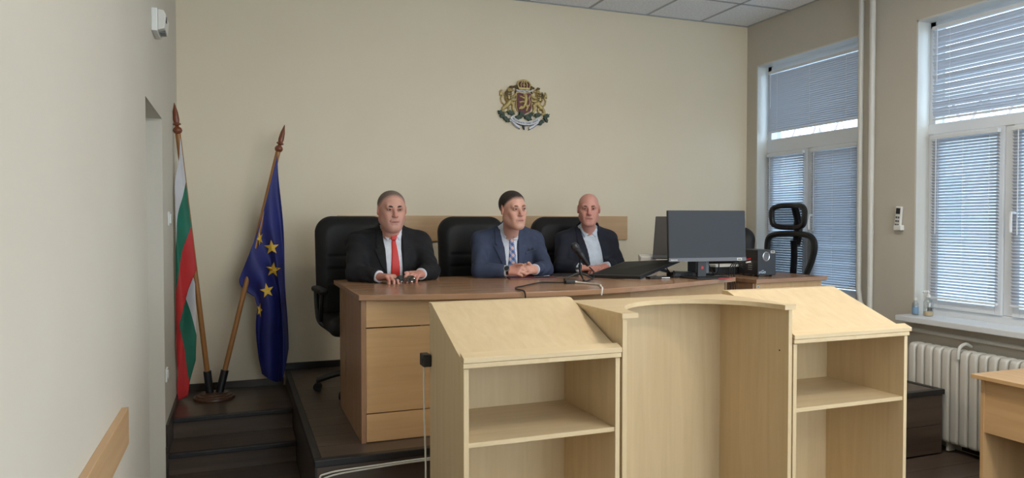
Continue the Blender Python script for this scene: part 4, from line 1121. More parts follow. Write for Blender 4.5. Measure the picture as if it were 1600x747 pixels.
    # body: one continuous skin surface (head, neck, trunk, arms, hands)
    Bd = Field(lo, hi, h); Bd.D = np.maximum(TD + 0.014, z - (N_[2] - 0.03)).astype(np.float32)
    for S_, E_, W_ in ((SL, EL, WL), (SR, ER, WR)):
        Bd.cone(S_, E_, 0.045, 0.036, 0.03); Bd.cone(E_, W_, 0.034, 0.026, 0.02)
    hf = Field(hc - 0.17, hc + 0.17, h)
    P = head(hf, hc, R, s, o)
    Bd.cone(NB + V3(0, 0.01, -0.05), P(0, -0.022, -0.045), 0.054 * s * o.get('neckw', 1), 0.052 * s * o.get('neckw', 1), 0.03)
    head(Bd, hc, R, s, o)
    tips = o['hands'](Bd)
    bV, bQ = nets(Bd.D, Bd.lo, h)
    body = field_mesh('body', bV, bQ, o['skin'], t)
    # skin tones: lips, stubble, warm nose, ears and cheeks; shade painted in mouth crease
    L_ = (bV - hc) @ R / s
    base = np.array(lin(*o['tone'])); col = np.tile(base, (len(bV), 1))
    def paint(wt, c): col[:] = col * (1 - wt[:, None]) + np.array(lin(*c)) * wt[:, None]
    g = lambda cx_, cy_, cz_, rx, ry, rz: np.exp(-(((L_[:, 0] - cx_) / rx) ** 2 + ((L_[:, 1] - cy_) / ry) ** 2 + ((L_[:, 2] - cz_) / rz) ** 2))
    paint(0.35 * (g(0, 0.07, -0.085, 0.06, 0.05, 0.035)), o.get('stubble', (150, 116, 104)))
    paint(0.30 * (g(0.045, 0.06, -0.03, 0.022, 0.03, 0.02) + g(-0.045, 0.06, -0.03, 0.022, 0.03, 0.02)), (198, 116, 100))
    paint(0.35 * g(0, 0.11, -0.03, 0.02, 0.02, 0.02), (190, 104, 92))
    paint(np.clip(1.1 * g(0, 0.098, -0.0675, 0.021, 0.016, 0.0075), 0, 0.6), (160, 90, 82)); paint(np.clip(1.4 * g(0, 0.095, -0.068 + o.get('smile', 0) * 0.4, 0.022, 0.02, 0.0028), 0, 0.8), (92, 50, 46))
    paint(0.35 * (g(0.031, 0.085, 0.004, 0.022, 0.02, 0.013) + g(-0.031, 0.085, 0.004, 0.022, 0.02, 0.013)), (128, 82, 72))
    paint(0.30 * (np.abs(L_[:, 0]) > 0.076), (196, 108, 94))
    hd_ = (bV[:, 2] < o['desk_z'] + 0.12); paint(0.18 * hd_, (200, 130, 112))
    at = body.data.color_attributes.new('tone', 'FLOAT_COLOR', 'POINT')
    at.data.foreach_set('color', np.concatenate([col, np.ones((len(col), 1))], 1).astype(np.float32).ravel())
    # eyes and brows
    for q_ in (-1, 1):
        ec = P(q_ * 0.031, 0.0785, 0.0065); m = MB(); nu, nv = 10, 16
        vs = []; fs = []
        for i in range(nu + 1):
            th = math.pi * i / nu
            for j in range(nv):
                ph = 2 * math.pi * j / nv; vs.append((math.sin(th) * math.cos(ph), math.cos(th), math.sin(th) * math.sin(ph)))
        mi = []
        for i in range(nu):
            for j in range(nv): fs.append((i * nv + j, i * nv + (j + 1) % nv, (i + 1) * nv + (j + 1) % nv, (i + 1) * nv + j)); mi.append(1 if i < 2 else 0)
        vs = [tuple(ec + R @ (np.array(v) * 0.0122 * s)) for v in vs]
        m.add(vs, fs); m.mi = mi; m.build('eye', ['eye_white', 'iris'], body, smooth='all')
        for (dz, th_) in ((0.0085, 0.0035), (-0.0065, 0.0028)):
            MB().tube([P(q_ * 0.0165, 0.0835, 0.0065 + dz * 0.25), P(q_ * 0.024, 0.0895, 0.0065 + dz * 0.8), P(q_ * 0.032, 0.0905, 0.0065 + dz), P(q_ * 0.040, 0.0870, 0.0065 + dz * 0.75), P(q_ * 0.046, 0.080, 0.0065 + dz * 0.2)], th_ * s, 8).build('eyelid', o['skin_flat'], body, smooth='all')
        MB().tube([P(q_ * 0.014, 0.0885, 0.0235), P(q_ * 0.026, 0.0900, 0.0275), P(q_ * 0.040, 0.083, 0.0275), P(q_ * 0.049, 0.074, 0.0215)], [0.0034, 0.0058, 0.0050, 0.0024], 8).build('eyebrow', o['brow'], body, smooth='all')
    # hair
    if o.get('hair'):
        sl2, X2 = hf.all(); pl = [X2[i] - hc[i] for i in range(3)]
        loc = [(pl[0] * R[0][j] + pl[1] * R[1][j] + pl[2] * R[2][j]) / s for j in range(3)]
        line = np.interp(loc[1], *o['hairline'])
        line = line + np.where((loc[1] > 0.045), o.get('recede', 0.0) * np.clip((np.abs(loc[0]) - 0.02) / 0.03, 0, 1), 0)
        cap = np.clip((loc[2] - line) / 0.03, 0, 1) * o['hair_t']
        D = np.maximum(hf.D - (0.0012 + cap), line - loc[2]); D = np.maximum(D, -(hf.D + 0.012)); D = np.maximum(D, np.abs(loc[0]) - 0.0805 * o.get('wide', 1))
        hr = sculpt('hair', hf, o['hair'], t, D.astype(np.float32))
        hv = np.empty(len(hr.data.vertices) * 3, np.float32); hr.data.vertices.foreach_get('co', hv); hv = hv.reshape(-1, 3) + np.array(OFF[hr.name])
        hl = (hv - hc) @ R / s; ln = np.interp(hl[:, 1], *o['hairline'])
        ww = np.clip((hl[:, 2] - ln) / o.get('fade', 0.02), 0, 1)[:, None] * o.get('dense', 1.0)
        rng = np.random.default_rng(3); ww = np.clip(ww + rng.normal(0, 0.05, ww.shape), 0, 1)
        hcol = np.array(lin(*o['tone'])) * (1 - ww) + np.array(lin(*o['hair_c'])) * ww
        ha = hr.data.color_attributes.new('tone', 'FLOAT_COLOR', 'POINT')
        ha.data.foreach_set('color', np.concatenate([hcol, np.ones((len(hcol), 1))], 1).astype(np.float32).ravel())
    # trousers and shoes
    G = Field((Pv[0] - 0.34, Pv[1] - 0.78, ZP + 0.02), (Pv[0] + 0.34, Pv[1] + 0.24, Pv[2] + 0.18), 0.012)
    G.ell(Pv + V3(0, 0.02, 0.02), (0.185 * b, 0.15 * b, 0.11), None, 0.0)
    for q_ in (-1, 1):
        hp = Pv + V3(q_ * 0.09, 0, -0.01); kn = Pv + V3(q_ * 0.14, -0.43, -0.02); an = V3(kn[0], kn[1] + 0.03, ZP + 0.10)
        G.cone(hp, kn, 0.092 * b, 0.068, 0.04); G.cone(kn, an, 0.066, 0.052, 0.03)
        SF = Field((an[0] - 0.08, an[1] - 0.26, ZP), (an[0] + 0.08, an[1] + 0.12, ZP + 0.16), 0.008)
        SF.cone(an + V3(0, 0.02, -0.05), an + V3(0, -0.16, -0.062), 0.042, 0.036); SF.D = np.maximum(SF.D, ZP + 0.003 - SF.all()[1][2])
        sculpt('shoe', SF, 'shoe_leather', t)
    sculpt('trousers', G, o['suit'], t)
    return t, P, tips
for c_, q_ in (('a', (176, 124, 106)), ('b', (186, 132, 112)), ('c', (186, 126, 112))):
    mat('lid_' + c_, lin(*q_), 0.55)

# ---- man with the red tie
def hands1(F):
    a = hand(F, (0.822, 4.445, 1.262), (0.62, -0.78, 0.0), (0.1, -0.1, 1), -1, [(28, 42, 30), (30, 45, 32), (36, 48, 34), (42, 50, 34)], 1.02, thumb=(0.75, 0.3, -0.35))
    b = hand(F, (1.085, 4.485, 1.268), (-0.66, -0.74, 0.0), (0.15, -0.25, 1), 1, [(26, 42, 30), (34, 52, 36), (42, 56, 36), (48, 56, 36)], 1.02, thumb=(0.8, 0.35, 0.1))
    return a, b
m1_, P1, T1 = person('man in a black suit, white shirt and red tie holding glasses', dict(
    neck=(0.957, 4.775, 1.512), shL=(0.742, 4.82, 1.452), shR=(1.160, 4.79, 1.455), elL=(0.700, 4.63, 1.272), elR=(1.186, 4.62, 1.276), wrL=(0.822, 4.445, 1.262), wrR=(1.085, 4.485, 1.268),
    head=(0.940, 4.665, 1.676), pelvis=(0.90, 5.0, 1.01), yaw=2, pitch=4, roll=0, hs=1.05, wide=1.06, jaw=1.1, facew=1.13, chin2=True, bulk=1.08, paunch=1.15, neckw=1.14,
    open=[(1.0, 0.905, 1.02), (1.25, 0.905, 1.012), (1.42, 0.900, 1.005), (1.54, 0.885, 1.02)], tie_x=(0.958, 0.962), desk_z=ZT, desk_y=4.80, collar_w=0.058,
    suit='suit_black', lapel='lapel_black', shirt='shirt_white', tie='tie_red', skin='skin_a', skin_flat='lid_a', tone=(200, 150, 133), stubble=(140, 108, 98), brow='brow_grey',
    hair='hair_grey', hair_c=(98, 88, 80), fade=0.05, dense=0.9, hair_t=0.0022, hairline=([-0.12, -0.05, -0.02, 0.015, 0.04, 0.07, 0.1], [-0.07, -0.06, -0.01, 0.005, 0.03, 0.084, 0.097]), recede=0.010, hands=hands1, smile=-0.001))
# ---- man in the blue suit
def hands2(F):
    a = hand(F, (1.690, 4.520, 1.272), (0.80, -0.58, 0.06), (-0.55, -0.75, 0.55), -1, [(40, 55, 30), (42, 56, 30), (44, 56, 30), (46, 56, 30)], 1.0, thumb=(0.75, 0.15, 0.5))
    b = hand(F, (1.882, 4.520, 1.276), (-0.82, -0.55, 0.10), (0.55, -0.70, 0.60), 1, [(40, 55, 30), (42, 56, 30), (44, 56, 30), (46, 56, 30)], 1.0, thumb=(0.75, 0.15, 0.5))
    return a, b
m2_, P2, T2 = person('man in a blue suit and plaid tie with clasped hands', dict(
    neck=(1.812, 4.77, 1.522), shL=(1.604, 4.84, 1.456), shR=(1.998, 4.80, 1.458), elL=(1.535, 4.64, 1.272), elR=(2.012, 4.63, 1.272), wrL=(1.690, 4.520, 1.272), wrR=(1.882, 4.520, 1.276),
    head=(1.772, 4.635, 1.684), pelvis=(1.79, 5.0, 1.01), yaw=10, pitch=3, roll=-3, hs=1.06, pocket=(1.925, 1.395), wide=0.97, jaw=0.98, bulk=1.0, neckw=1.0,
    open=[(1.0, 1.74, 1.825), (1.25, 1.742, 1.822), (1.42, 1.735, 1.825), (1.545, 1.715, 1.845)], tie_x=(1.790, 1.785), desk_z=ZT, desk_y=4.80,
    suit='suit_blue', lapel='lapel_blue', shirt='shirt_white', tie='tie_plaid', skin='skin_b', skin_flat='lid_b', tone=(208, 159, 140), stubble=(176, 132, 114), brow='brow_light',
    hair='hair_dark', hair_c=(40, 34, 31), fade=0.022, hair_t=0.005, hairline=([-0.12, -0.05, -0.015, 0.01, 0.035, 0.065, 0.1], [-0.075, -0.06, 0.0, 0.005, 0.035, 0.066, 0.072]), recede=0.004, hands=hands2, smile=0.006))
# ---- bald man
def hands3(F):
    a = hand(F, (2.352, 4.760, 1.262), (0.90, -0.42, -0.03), (0.0, -0.2, 1), -1, [(16, 24, 18), (18, 26, 18), (20, 28, 20), (24, 30, 22)], 0.98, thumb=(0.8, 0.3, -0.2))
    b = hand(F, (2.552, 4.760, 1.264), (-0.86, -0.50, -0.05), (0.1, -0.2, 1), 1, [(14, 22, 18), (16, 26, 18), (18, 28, 20), (22, 30, 22)], 0.98, thumb=(0.8, 0.3, -0.2))
    return a, b
m3_, P3, T3 = person('bald man in a navy jacket and open white shirt', dict(
    neck=(2.535, 4.985, 1.520), shL=(2.336, 5.03, 1.450), shR=(2.712, 5.00, 1.454), elL=(2.262, 4.90, 1.272), elR=(2.725, 4.88, 1.276), wrL=(2.352, 4.760, 1.262), wrR=(2.552, 4.760, 1.264),
    head=(2.482, 4.89, 1.694), pelvis=(2.50, 5.05, 1.01), yaw=-24, pitch=3, roll=0, hs=1.0, wide=1.0, jaw=1.02, bulk=0.98, neckw=1.02,
    open=[(1.0, 2.49, 2.61), (1.25, 2.475, 2.60), (1.42, 2.46, 2.585), (1.545, 2.44, 2.575)], tie_x=(2.512, 2.53), desk_z=ZT, desk_y=4.86, collar_w=0.056,
    suit='suit_navy', lapel='lapel_navy', shirt='shirt_pale', tie=None, skin='skin_c', skin_flat='lid_c', tone=(204, 148, 134), stubble=(182, 128, 114), brow='brow_light',
    hair=None, hands=hands3, smile=0.0))

# ================================================================== THINGS ON THE DESKS
def text_mesh(body, size, M, name, material, parent, extrude=0.0006, shear=0.0):
    cu = bpy.data.curves.new('lettering', 'FONT'); cu.body = body; cu.size = size; cu.extrude = extrude; cu.align_x = 'CENTER'; cu.align_y = 'CENTER'; cu.shear = shear
    cu.resolution_u = 3
    to = bpy.data.objects.new('lettering', cu); COL.objects.link(to)
    me = bpy.data.meshes.new_from_object(to.evaluated_get(bpy.context.evaluated_depsgraph_get()))
    bpy.data.objects.remove(to); bpy.data.curves.remove(cu)
    off = OFF.get(parent.name, Vector((0, 0, 0)))
    me.transform(Matrix.Translation(-off) @ M); me.materials.clear(); me.materials.append(MATS[material]); me.name = name
    o = bpy.data.objects.new(name, me); COL.objects.link(o); o.parent = parent; OFF[o.name] = off
    return o
FACE = Matrix.Rotation(math.radians(90), 4, 'X')      # text standing upright, readable from -Y

# spectacles held by the man with the red tie
gl = thing('eyeglasses', 'dark folded glasses between the hands of the man with the red tie', 'glasses', (0.955, 4.33, 1.25))
mat('glasses_frame', lin(20, 20, 22), 0.3)
for q in (-1, 1):
    cx_ = 0.958 + q * 0.030
    ring = [(cx_ + 0.025 * math.cos(a) * 1.05, 4.335 - q * 0.012 + 0.006 * math.sin(a), 1.252 + 0.019 * math.sin(a)) for a in [2 * math.pi * k / 20 for k in range(20)]]
    r_ = MB().tube(ring, 0.0022, 6, closed=True).build('rim', 'glasses_frame', gl, smooth=True)
    MB().add([(cx_, 4.333 - q * 0.012, 1.252)] + ring, [(0, k + 1, (k + 1) % 20 + 1) for k in range(20)]).build('lens', 'sunglass_lens', r_, smooth='all')
MB().tube([(0.953, 4.336, 1.256), (0.958, 4.333, 1.259), (0.963, 4.334, 1.256)], 0.002, 6).build('bridge', 'glasses_frame', gl, smooth=True)
MB().tube([(0.903, 4.347, 1.256), (0.89, 4.352, 1.254), (0.90, 4.40, 1.235), (0.99, 4.40, 1.232)], 0.002, 6).build('temple', 'glasses_frame', gl, smooth=True)
MB().tube([(1.013, 4.323, 1.256), (1.022, 4.33, 1.254), (1.01, 4.39, 1.236), (0.93, 4.39, 1.232)], 0.002, 6).build('temple', 'glasses_frame', gl, smooth=True)
# wrist watch of the man in blue
wt = MB(); wd = Vector((1.690, 4.520, 1.272)) - Vector((1.535, 4.64, 1.272)); wd.normalize(); wc = Vector((1.690, 4.520, 1.272)) + wd * 0.004
wt.tube([wc - wd * 0.010, wc + wd * 0.010], 0.0335, 24).build('watch_strap', 'black_plastic', m2_, smooth=True)
up_ = Vector((-0.35, -0.75, 0.45)).normalized(); up_ = (up_ - wd * up_.dot(wd)).normalized()
wf = MB().tube([wc + up_ * 0.028, wc + up_ * 0.0405], 0.021, 24).build('watch_case', 'silver', m2_, smooth=True)
MB().tube([wc + up_ * 0.040, wc + up_ * 0.0412], 0.0175, 24).build('watch_dial', 'dark_plastic', wf, smooth=True)
# pocket square
# red folder and pen
fo = thing('folder', 'dark red folder under the clasped hands', 'folder', (1.84, 4.47, ZT))
M_ = Matrix.Translation((1.845, 4.468, ZT)) @ Matrix.Rotation(math.radians(-14), 4, 'Z')
MB().box(-0.16, 0.16, -0.10, 0.11, 0.0005, 0.003).xform(M_).build('back_cover', 'folder_red', fo)
MB().box(-0.155, 0.155, -0.095, 0.105, 0.003, 0.005).xform(M_).build('paper', 'sticker_white', fo)
MB().box(-0.16, 0.16, -0.10, 0.11, 0.005, 0.007).xform(M_).build('front_cover', 'folder_red', fo)
pn = thing('pen', 'dark pen with a light clip lying on the red folder', 'pen', (1.90, 4.41, ZT + 0.007))
a_, b_ = Vector((1.83, 4.402, ZT + 0.0125)), Vector((1.955, 4.425, ZT + 0.0125))
MB().tube([a_, a_.lerp(b_, 0.1), b_], [0.001, 0.005, 0.005], 10).build('barrel', 'black_plastic', pn, smooth=True)
MB().tube([a_.lerp(b_, 0.62) + Vector((0, 0, 0.005)), b_ + Vector((0, 0, 0.006))], 0.0018, 6).build('clip', 'silver', pn, smooth=True)
# black notebook
nb = thing('notebook', 'thin black notebook lying behind the microphone', 'notebook', (2.14, 4.56, ZT))
M_ = Matrix.Translation((2.135, 4.565, ZT)) @ Matrix.Rotation(math.radians(-22), 4, 'Z')
MB().box(-0.09, 0.09, -0.065, 0.065, 0.0005, 0.012).xform(M_).build('pages', 'dark_plastic', nb)
MB().box(-0.094, 0.094, -0.069, 0.069, 0.012, 0.015).xform(M_).build('cover', 'black_plastic', nb, 0.001)
# microphone on its tripod
mk = thing('microphone_stand', 'small black desk tripod holding the microphone', 'tripod', (2.10, 4.25, ZT))
tc = Vector((2.09, 4.24, 0))
MB().tube([(tc.x, tc.y, ZT + 0.03), (tc.x, tc.y, ZT + 0.155)], [0.007, 0.007], 10).build('column', 'black_plastic', mk, smooth=True)
MB().tube([(tc.x, tc.y, ZT + 0.07), (tc.x, tc.y, ZT + 0.10)], 0.012, 12).build('collar', 'black_plastic', mk, smooth=True)
MB().tube([(tc.x - 0.03, tc.y - 0.002, ZT + 0.075), (tc.x, tc.y, ZT + 0.075)], 0.008, 8).build('knob', 'black_plastic', mk, smooth=True)
for (x_, y_) in ((1.978, 4.235), (2.035, 4.075), (2.17, 4.222)):
    l_ = MB().tube([(tc.x, tc.y, ZT + 0.045), ((tc.x * 0.5 + x_ * 0.5), (tc.y + y_) / 2, ZT + 0.03), (x_, y_, ZT + 0.008)], [0.009, 0.0065, 0.005], 8).build('leg', 'black_plastic', mk, smooth=True)
    MB().tube([(x_, y_, ZT + 0.001), (x_, y_, ZT + 0.012)], 0.008, 10).build('foot', 'black_rubber', l_, smooth=True)
mp_ = thing('microphone', 'black handheld microphone clipped on the small tripod', 'microphone', (2.10, 4.24, 1.39))
h0, h1 = Vector((2.035, 4.20, 1.438)), Vector((2.13, 4.20, 1.315))
dr = (h1 - h0).normalized()
MB().lathe([(0.006, -0.030), (0.018, -0.024), (0.026, -0.010), (0.027, 0.004), (0.022, 0.018), (0.020, 0.024)], n=18).xform(Matrix.Translation(h0) @ dr.to_track_quat('Z', 'Y').to_matrix().to_4x4()).build('grille', 'dark_plastic', mp_, smooth=True)
MB().lathe([(0.021, 0.022), (0.021, 0.03), (0.018, 0.04), (0.013, 0.145), (0.010, 0.155)], n=18).xform(Matrix.Translation(h0) @ dr.to_track_quat('Z', 'Y').to_matrix().to_4x4()).build('handle', 'black_plastic', mp_, smooth=True)
MB().tube([h0 + dr * 0.05, h0 + dr * 0.085], 0.021, 14).tube([h0 + dr * 0.068, (tc.x, tc.y, ZT + 0.15)], 0.009, 8).build('clip', 'black_plastic', mp_, smooth=True)
tag(MB().tube(smooth_path([h1 + dr * 0.012, (2.155, 4.18, 1.28), (2.13, 4.13, 1.24), (2.02, 4.03, ZT + 0.006), (1.93, 4.0, ZT + 0.006), (1.82, 4.03, ZT + 0.006), (1.74, 4.06, ZT + 0.006), (1.66, 4.0, ZT + 0.006), (1.55, 3.88, ZT + 0.006), (1.47, 3.80, ZT + 0.006), (1.44, 3.69, ZT + 0.006), (1.435, 3.582, ZT + 0.004), (1.44, 3.576, ZT - 0.05), (1.45, 3.59, 1.10)]), 0.0042, 8).build('cable', 'black_rubber', smooth=True), 'black microphone lead crossing the desk and dropping over its front', 'cable')
cn = thing('connector', 'small black connector block on the desk joining black and white leads', 'connector', (1.90, 4.0, ZT))
B(1.868, 1.932, 3.982, 4.018, ZT + 0.0005, ZT + 0.022).build('block', 'black_plastic', cn, 0.005)
MB().tube([(1.93, 3.995, ZT + 0.01), (1.945, 3.985, ZT + 0.009)], 0.007, 8).build('strain_relief', 'white_cable', cn, smooth=True)
tag(MB().tube(smooth_path([(1.945, 3.985, ZT + 0.008), (1.98, 3.92, ZT + 0.006), (2.0, 3.80, ZT + 0.006), (1.955, 3.70, ZT + 0.006), (1.925, 3.622, ZT + 0.006), (1.915, 3.606, ZT - 0.008), (1.91, 3.604, ZT - 0.034)]), 0.005, 8).build('cable', 'white_cable', smooth=True), 'white lead looping from the connector over the desk edge', 'cable')
# monitors
def monitor(name, label, loc, rz, w, hgt, zc, tilt, screen, logo):
    t = thing(name, label, 'monitor', (0, 0, 0))
    T_ = Matrix.Translation((0, 0, zc)) @ Matrix.Rotation(math.radians(-tilt), 4, 'X')
    MB().box(-w / 2, w / 2, -0.012, 0.012, -hgt / 2, hgt / 2).box(-w * 0.3, w * 0.3, 0.012, 0.035, -hgt * 0.33, hgt * 0.3).xform(T_).build('housing', 'dark_plastic', t, 0.004, local=True)
    MB().box(-w / 2 + 0.006, w / 2 - 0.006, -0.0135, -0.0118, -hgt / 2 + 0.026, hgt / 2 - 0.006).xform(T_).build('screen', screen, t, local=True)
    MB().box(-w / 2, w / 2, -0.0145, -0.0115, -hgt / 2, -hgt / 2 + 0.024).xform(T_).build('chin', 'grey_plastic', t, local=True)
    if logo:
        text_mesh('lenovo', 0.018, T_ @ Matrix.Translation((-w / 2 + 0.038, -0.0146, -hgt / 2 + 0.012)) @ FACE, 'logo', 'sticker_white', t)
        MB().box(w / 2 - 0.07, w / 2 - 0.034, -0.0152, -0.0146, -hgt / 2 + 0.004, -hgt / 2 + 0.020).xform(T_).build('sticker', 'sticker_white', t, local=True)
        MB().box(w / 2 - 0.066, w / 2 - 0.038, -0.0155, -0.0152, -hgt / 2 + 0.008, -hgt / 2 + 0.015).xform(T_).build('sticker_print', 'sticker_ink', t, local=True)
    MB().box(-0.042, 0.022, 0.04, 0.058, 0.008, zc).build('stand_column', 'dark_plastic', t, 0.004, local=True)
    MB().box(0.022, 0.045, 0.045, 0.062, 0.03, zc).build('stand_back', 'grey_plastic', t, 0.003, local=True)
    if logo: MB().tube([(-0.010, 0.041, 0.07), (-0.010, 0.0375, 0.07)], 0.011, 14).build('cable_ring', 'red_plastic', t, local=True)
    MB().prism([(-0.145, 0.10), (-0.11, -0.075), (0.13, -0.075), (0.165, 0.02), (0.13, 0.12)], 'z', 0.0005, 0.010).build('stand_base', 'black_plastic', t, 0.003, local=True)
    if logo: MB().box(0.045, 0.15, -0.0765, -0.0745, 0.003, 0.008).build('red_line', 'red_plastic', t, local=True)
    t.location = loc; t.rotation_euler = (0, 0, math.radians(rz)); OFF[t.name] = Vector((0, 0, 0))
    return t
mat('screen_dark', lin(52, 55, 61), 0.42, spec=0.25)
mat('screen_reflection', lin(84, 80, 78), 0.4, spec=0.3)  # grey-brown of the room's reflection is put into the base colour
monitor('monitor', 'large flat monitor facing the room, dark screen', (2.922, 4.03, ZT), -6, 0.572, 0.338, 0.284, 3, 'screen_dark', True)
monitor('monitor', 'second monitor mostly hidden behind the large one, tilted back', (3.10, 4.44, ZT), -42, 0.56, 0.33, 0.262, 22, 'screen_reflection', False)
# display panel lying low on the desk
lp = thing('pen_display', 'black flat display lying low on the desk beside the bald man', 'display', (2.5, 4.33, ZT))
A_, D_, B_, C_ = Vector((2.19, 4.33, 1.246)), Vector((2.46, 4.10, 1.246)), Vector((2.60, 4.56, 1.315)), Vector((2.90, 4.30, 1.338))
nz = (D_ - A_).cross(B_ - A_).normalized()
if nz.z < 0: nz = -nz
q4 = [A_, D_, C_, B_]
MB().hexa([p - nz * 0.022 for p in q4] + q4).build('housing', 'black_plastic', lp, 0.005)
ce_ = (A_ + D_ + B_ + C_) / 4
MB().hexa([ce_ + (p - ce_) * 0.9 for p in q4] + [ce_ + (p - ce_) * 0.9 + nz * 0.0012 for p in q4]).build('screen', 'screen_black' if 'screen_black' in MATS else (mat('screen_black', lin(15, 15, 17), 0.5, spec=0.2) and 'screen_black'), lp)
MB().tube([D_.lerp(C_, 0.62) + (A_ - D_) * 0.2 - nz * 0.02, D_.lerp(C_, 0.75) + Vector((0, 0.03, -0.06))], 0.012, 8).build('prop_leg', 'dark_plastic', lp, smooth=True)
MB().tube([B_.lerp(A_, 0.35) - nz * 0.02, Vector((B_.lerp(A_, 0.3).x, B_.lerp(A_, 0.3).y, ZT + 0.001))], 0.012, 8).build('prop_leg', 'dark_plastic', lp, smooth=True)
# smartphone, box, papers, set-top boxes
ph = thing('smartphone', 'black phone lying on the desk in front of the low display', 'phone', (2.66, 4.17, ZT))
M_ = Matrix.Translation((2.62, 4.145, ZT)) @ Matrix.Rotation(math.radians(-8), 4, 'Z')
MB().box(-0.075, 0.075, -0.036, 0.036, 0.0005, 0.012).xform(M_).build('body', 'black_plastic', ph, 0.005)
MB().box(-0.07, 0.07, -0.032, 0.032, 0.012, 0.0128).xform(M_).build('screen', 'screen_dark', ph)
MB().box(0.01, 0.07, -0.037, -0.0355, 0.004, 0.010).xform(M_).build('side_band', 'silver', ph)
tp = thing('telephone_box', 'small light grey box standing behind the low display', 'box', (2.83, 4.62, ZT))
M_ = Matrix.Translation((2.855, 4.66, ZT)) @ Matrix.Rotation(math.radians(-20), 4, 'Z')
MB().prism([(-0.05, 0.0), (0.05, 0.0), (0.05, 0.135), (-0.03, 0.12)], 'x', -0.06, 0.06).xform(M_).build('case', 'white_enamel', tp, 0.006)
for k in range(3): MB().box(0.004 + 0.014 * k, 0.012 + 0.014 * k, -0.046, -0.036, 0.07, 0.082).xform(M_).build('key', 'sticker_ink', tp)
def slab(name, label, cat, c, rz, sx, sy, sz, m1, extra=None):
    t = thing(name, label, cat, c)
    M_ = Matrix.Translation(c) @ Matrix.Rotation(math.radians(rz), 4, 'Z')
    MB().box(-sx / 2, sx / 2, -sy / 2, sy / 2, 0.0005, sz).xform(M_).build('case', m1, t, min(0.004, sz * 0.3))
    if extra: extra(t, M_)
    return t
def vents(n, sx, sy, sz):
    def f(t, M_):
        for k in range(n):
            x_ = -sx / 2 + sx * (k + 0.8) / (n + 0.6); MB().box(x_, x_ + sx / n * 0.45, -sy / 2 - 0.001, -sy / 2 + 0.004, sz * 0.3, sz * 0.7).xform(M_).build('vent', 'dark_plastic', t)
    return f
slab('router', 'flat black box on the desk left of the monitor foot', 'router', (2.86, 4.235, ZT), -6, 0.17, 0.10, 0.032, 'black_plastic', vents(6, 0.17, 0.10, 0.032))
slab('printer_tray', 'low black device on the side desk behind the speaker box', 'device', (3.545, 4.67, ZD), 0, 0.23, 0.11, 0.06, 'black_plastic', vents(8, 0.23, 0.11, 0.06))
def sheets(t, M_):
    MB().box(-0.112, 0.108, -0.05, 0.05, 0.0145, 0.020).xform(M_).build('top_sheet', 'sticker_white', t)
slab('paper_stack', 'stack of white paper on the low black device, seen under the large monitor', 'paper', (3.545, 4.67, ZD + 0.06), 0, 0.225, 0.105, 0.014, 'sticker_white', sheets)
# tangled leads under the monitor
for k, (pts, lab) in enumerate((
    ([(2.70, 4.14, 1.228), (2.72, 4.10, 1.25), (2.74, 4.14, 1.27), (2.75, 4.18, 1.24), (2.75, 4.26, 1.30)], 'black lead looping left of the monitor column'),
    ([(3.01, 4.17, 1.36), (3.05, 4.17, 1.29), (3.09, 4.17, 1.229), (3.12, 4.2, 1.229), (3.14, 4.28, 1.229)], 'black lead slanting down right of the monitor column'),
    ([(3.12, 4.16, 1.32), (3.11, 4.16, 1.25), (3.08, 4.2, 1.229), (3.02, 4.21, 1.229)], 'thin black lead trailing on the desk right of the monitor foot'))):
    tag(MB().tube(smooth_path(pts), 0.004, 6).build('cable', 'black_rubber', smooth=True), lab, 'cable', 'leads under the monitor')
for k in range(3):
    x_ = 3.28 + 0.022 * k
    tag(MB().tube(smooth_path([(3.50 + 0.01 * k, 4.40, 1.29 - 0.02 * k), (3.40, 4.36 - 0.02 * k, 1.30), (x_, 4.26, 1.24), (x_ - 0.01, 4.22, 1.10), (x_ - 0.03, 4.2, 0.8)]), 0.004, 6).build('cable', 'black_rubber', smooth=True), ['leftmost of the three black leads hanging between the two desks', 'middle one of the three black leads hanging between the two desks', 'rightmost of the three black leads hanging between the two desks'][k], 'cable', 'leads between the desks')
# subwoofer
sb = thing('subwoofer', 'black speaker box with a round silver port on the side desk', 'speaker', (3.62, 4.34, ZD))
M_ = Matrix.Translation((3.70, 4.47, ZD)) @ Matrix.Rotation(math.radians(-4), 4, 'Z')
sw_, sh_, sd_ = 0.158, 0.188, 0.24
MB().box(-sw_ / 2, sw_ / 2, -sd_ / 2, sd_ / 2, 0.012, 0.012 + sh_).xform(M_).build('cabinet', 'dark_plastic', sb, 0.004)
for (x_, y_) in ((-1, -1), (1, -1), (1, 1), (-1, 1)):
    MB().lathe([(0.011, 0.0005), (0.011, 0.013)], (x_ * 0.055, y_ * 0.09, 0), 12).xform(M_).build('foot', 'black_rubber', sb)
pc = Vector((-0.008, -sd_ / 2, 0.012 + sh_ * 0.74))
MB().tube([pc + Vector((0.027 * math.cos(a), -0.001, 0.032 * math.sin(a))) for a in [2 * math.pi * k / 28 for k in range(28)]], 0.005, 8, closed=True).xform(M_).build('port_ring', 'silver', sb, smooth=True)
MB().tube([pc + Vector((0, -0.002, 0)), pc + Vector((0, 0.002, 0))], 0.026, 24).xform(M_).build('port_tube', 'grey_plastic', sb, smooth=True)
text_mesh('uGo', 0.034, M_ @ Matrix.Translation((-0.042, -sd_ / 2 - 0.001, 0.036)) @ FACE, 'logo', 'silver', sb, shear=0.25)
MB().box(sw_ / 2 - 0.046, sw_ / 2 - 0.010, -sd_ / 2 - 0.001, -sd_ / 2 + 0.001, sh_ - 0.012, sh_ + 0.006).xform(M_).build('sticker', 'sticker_white', sb)
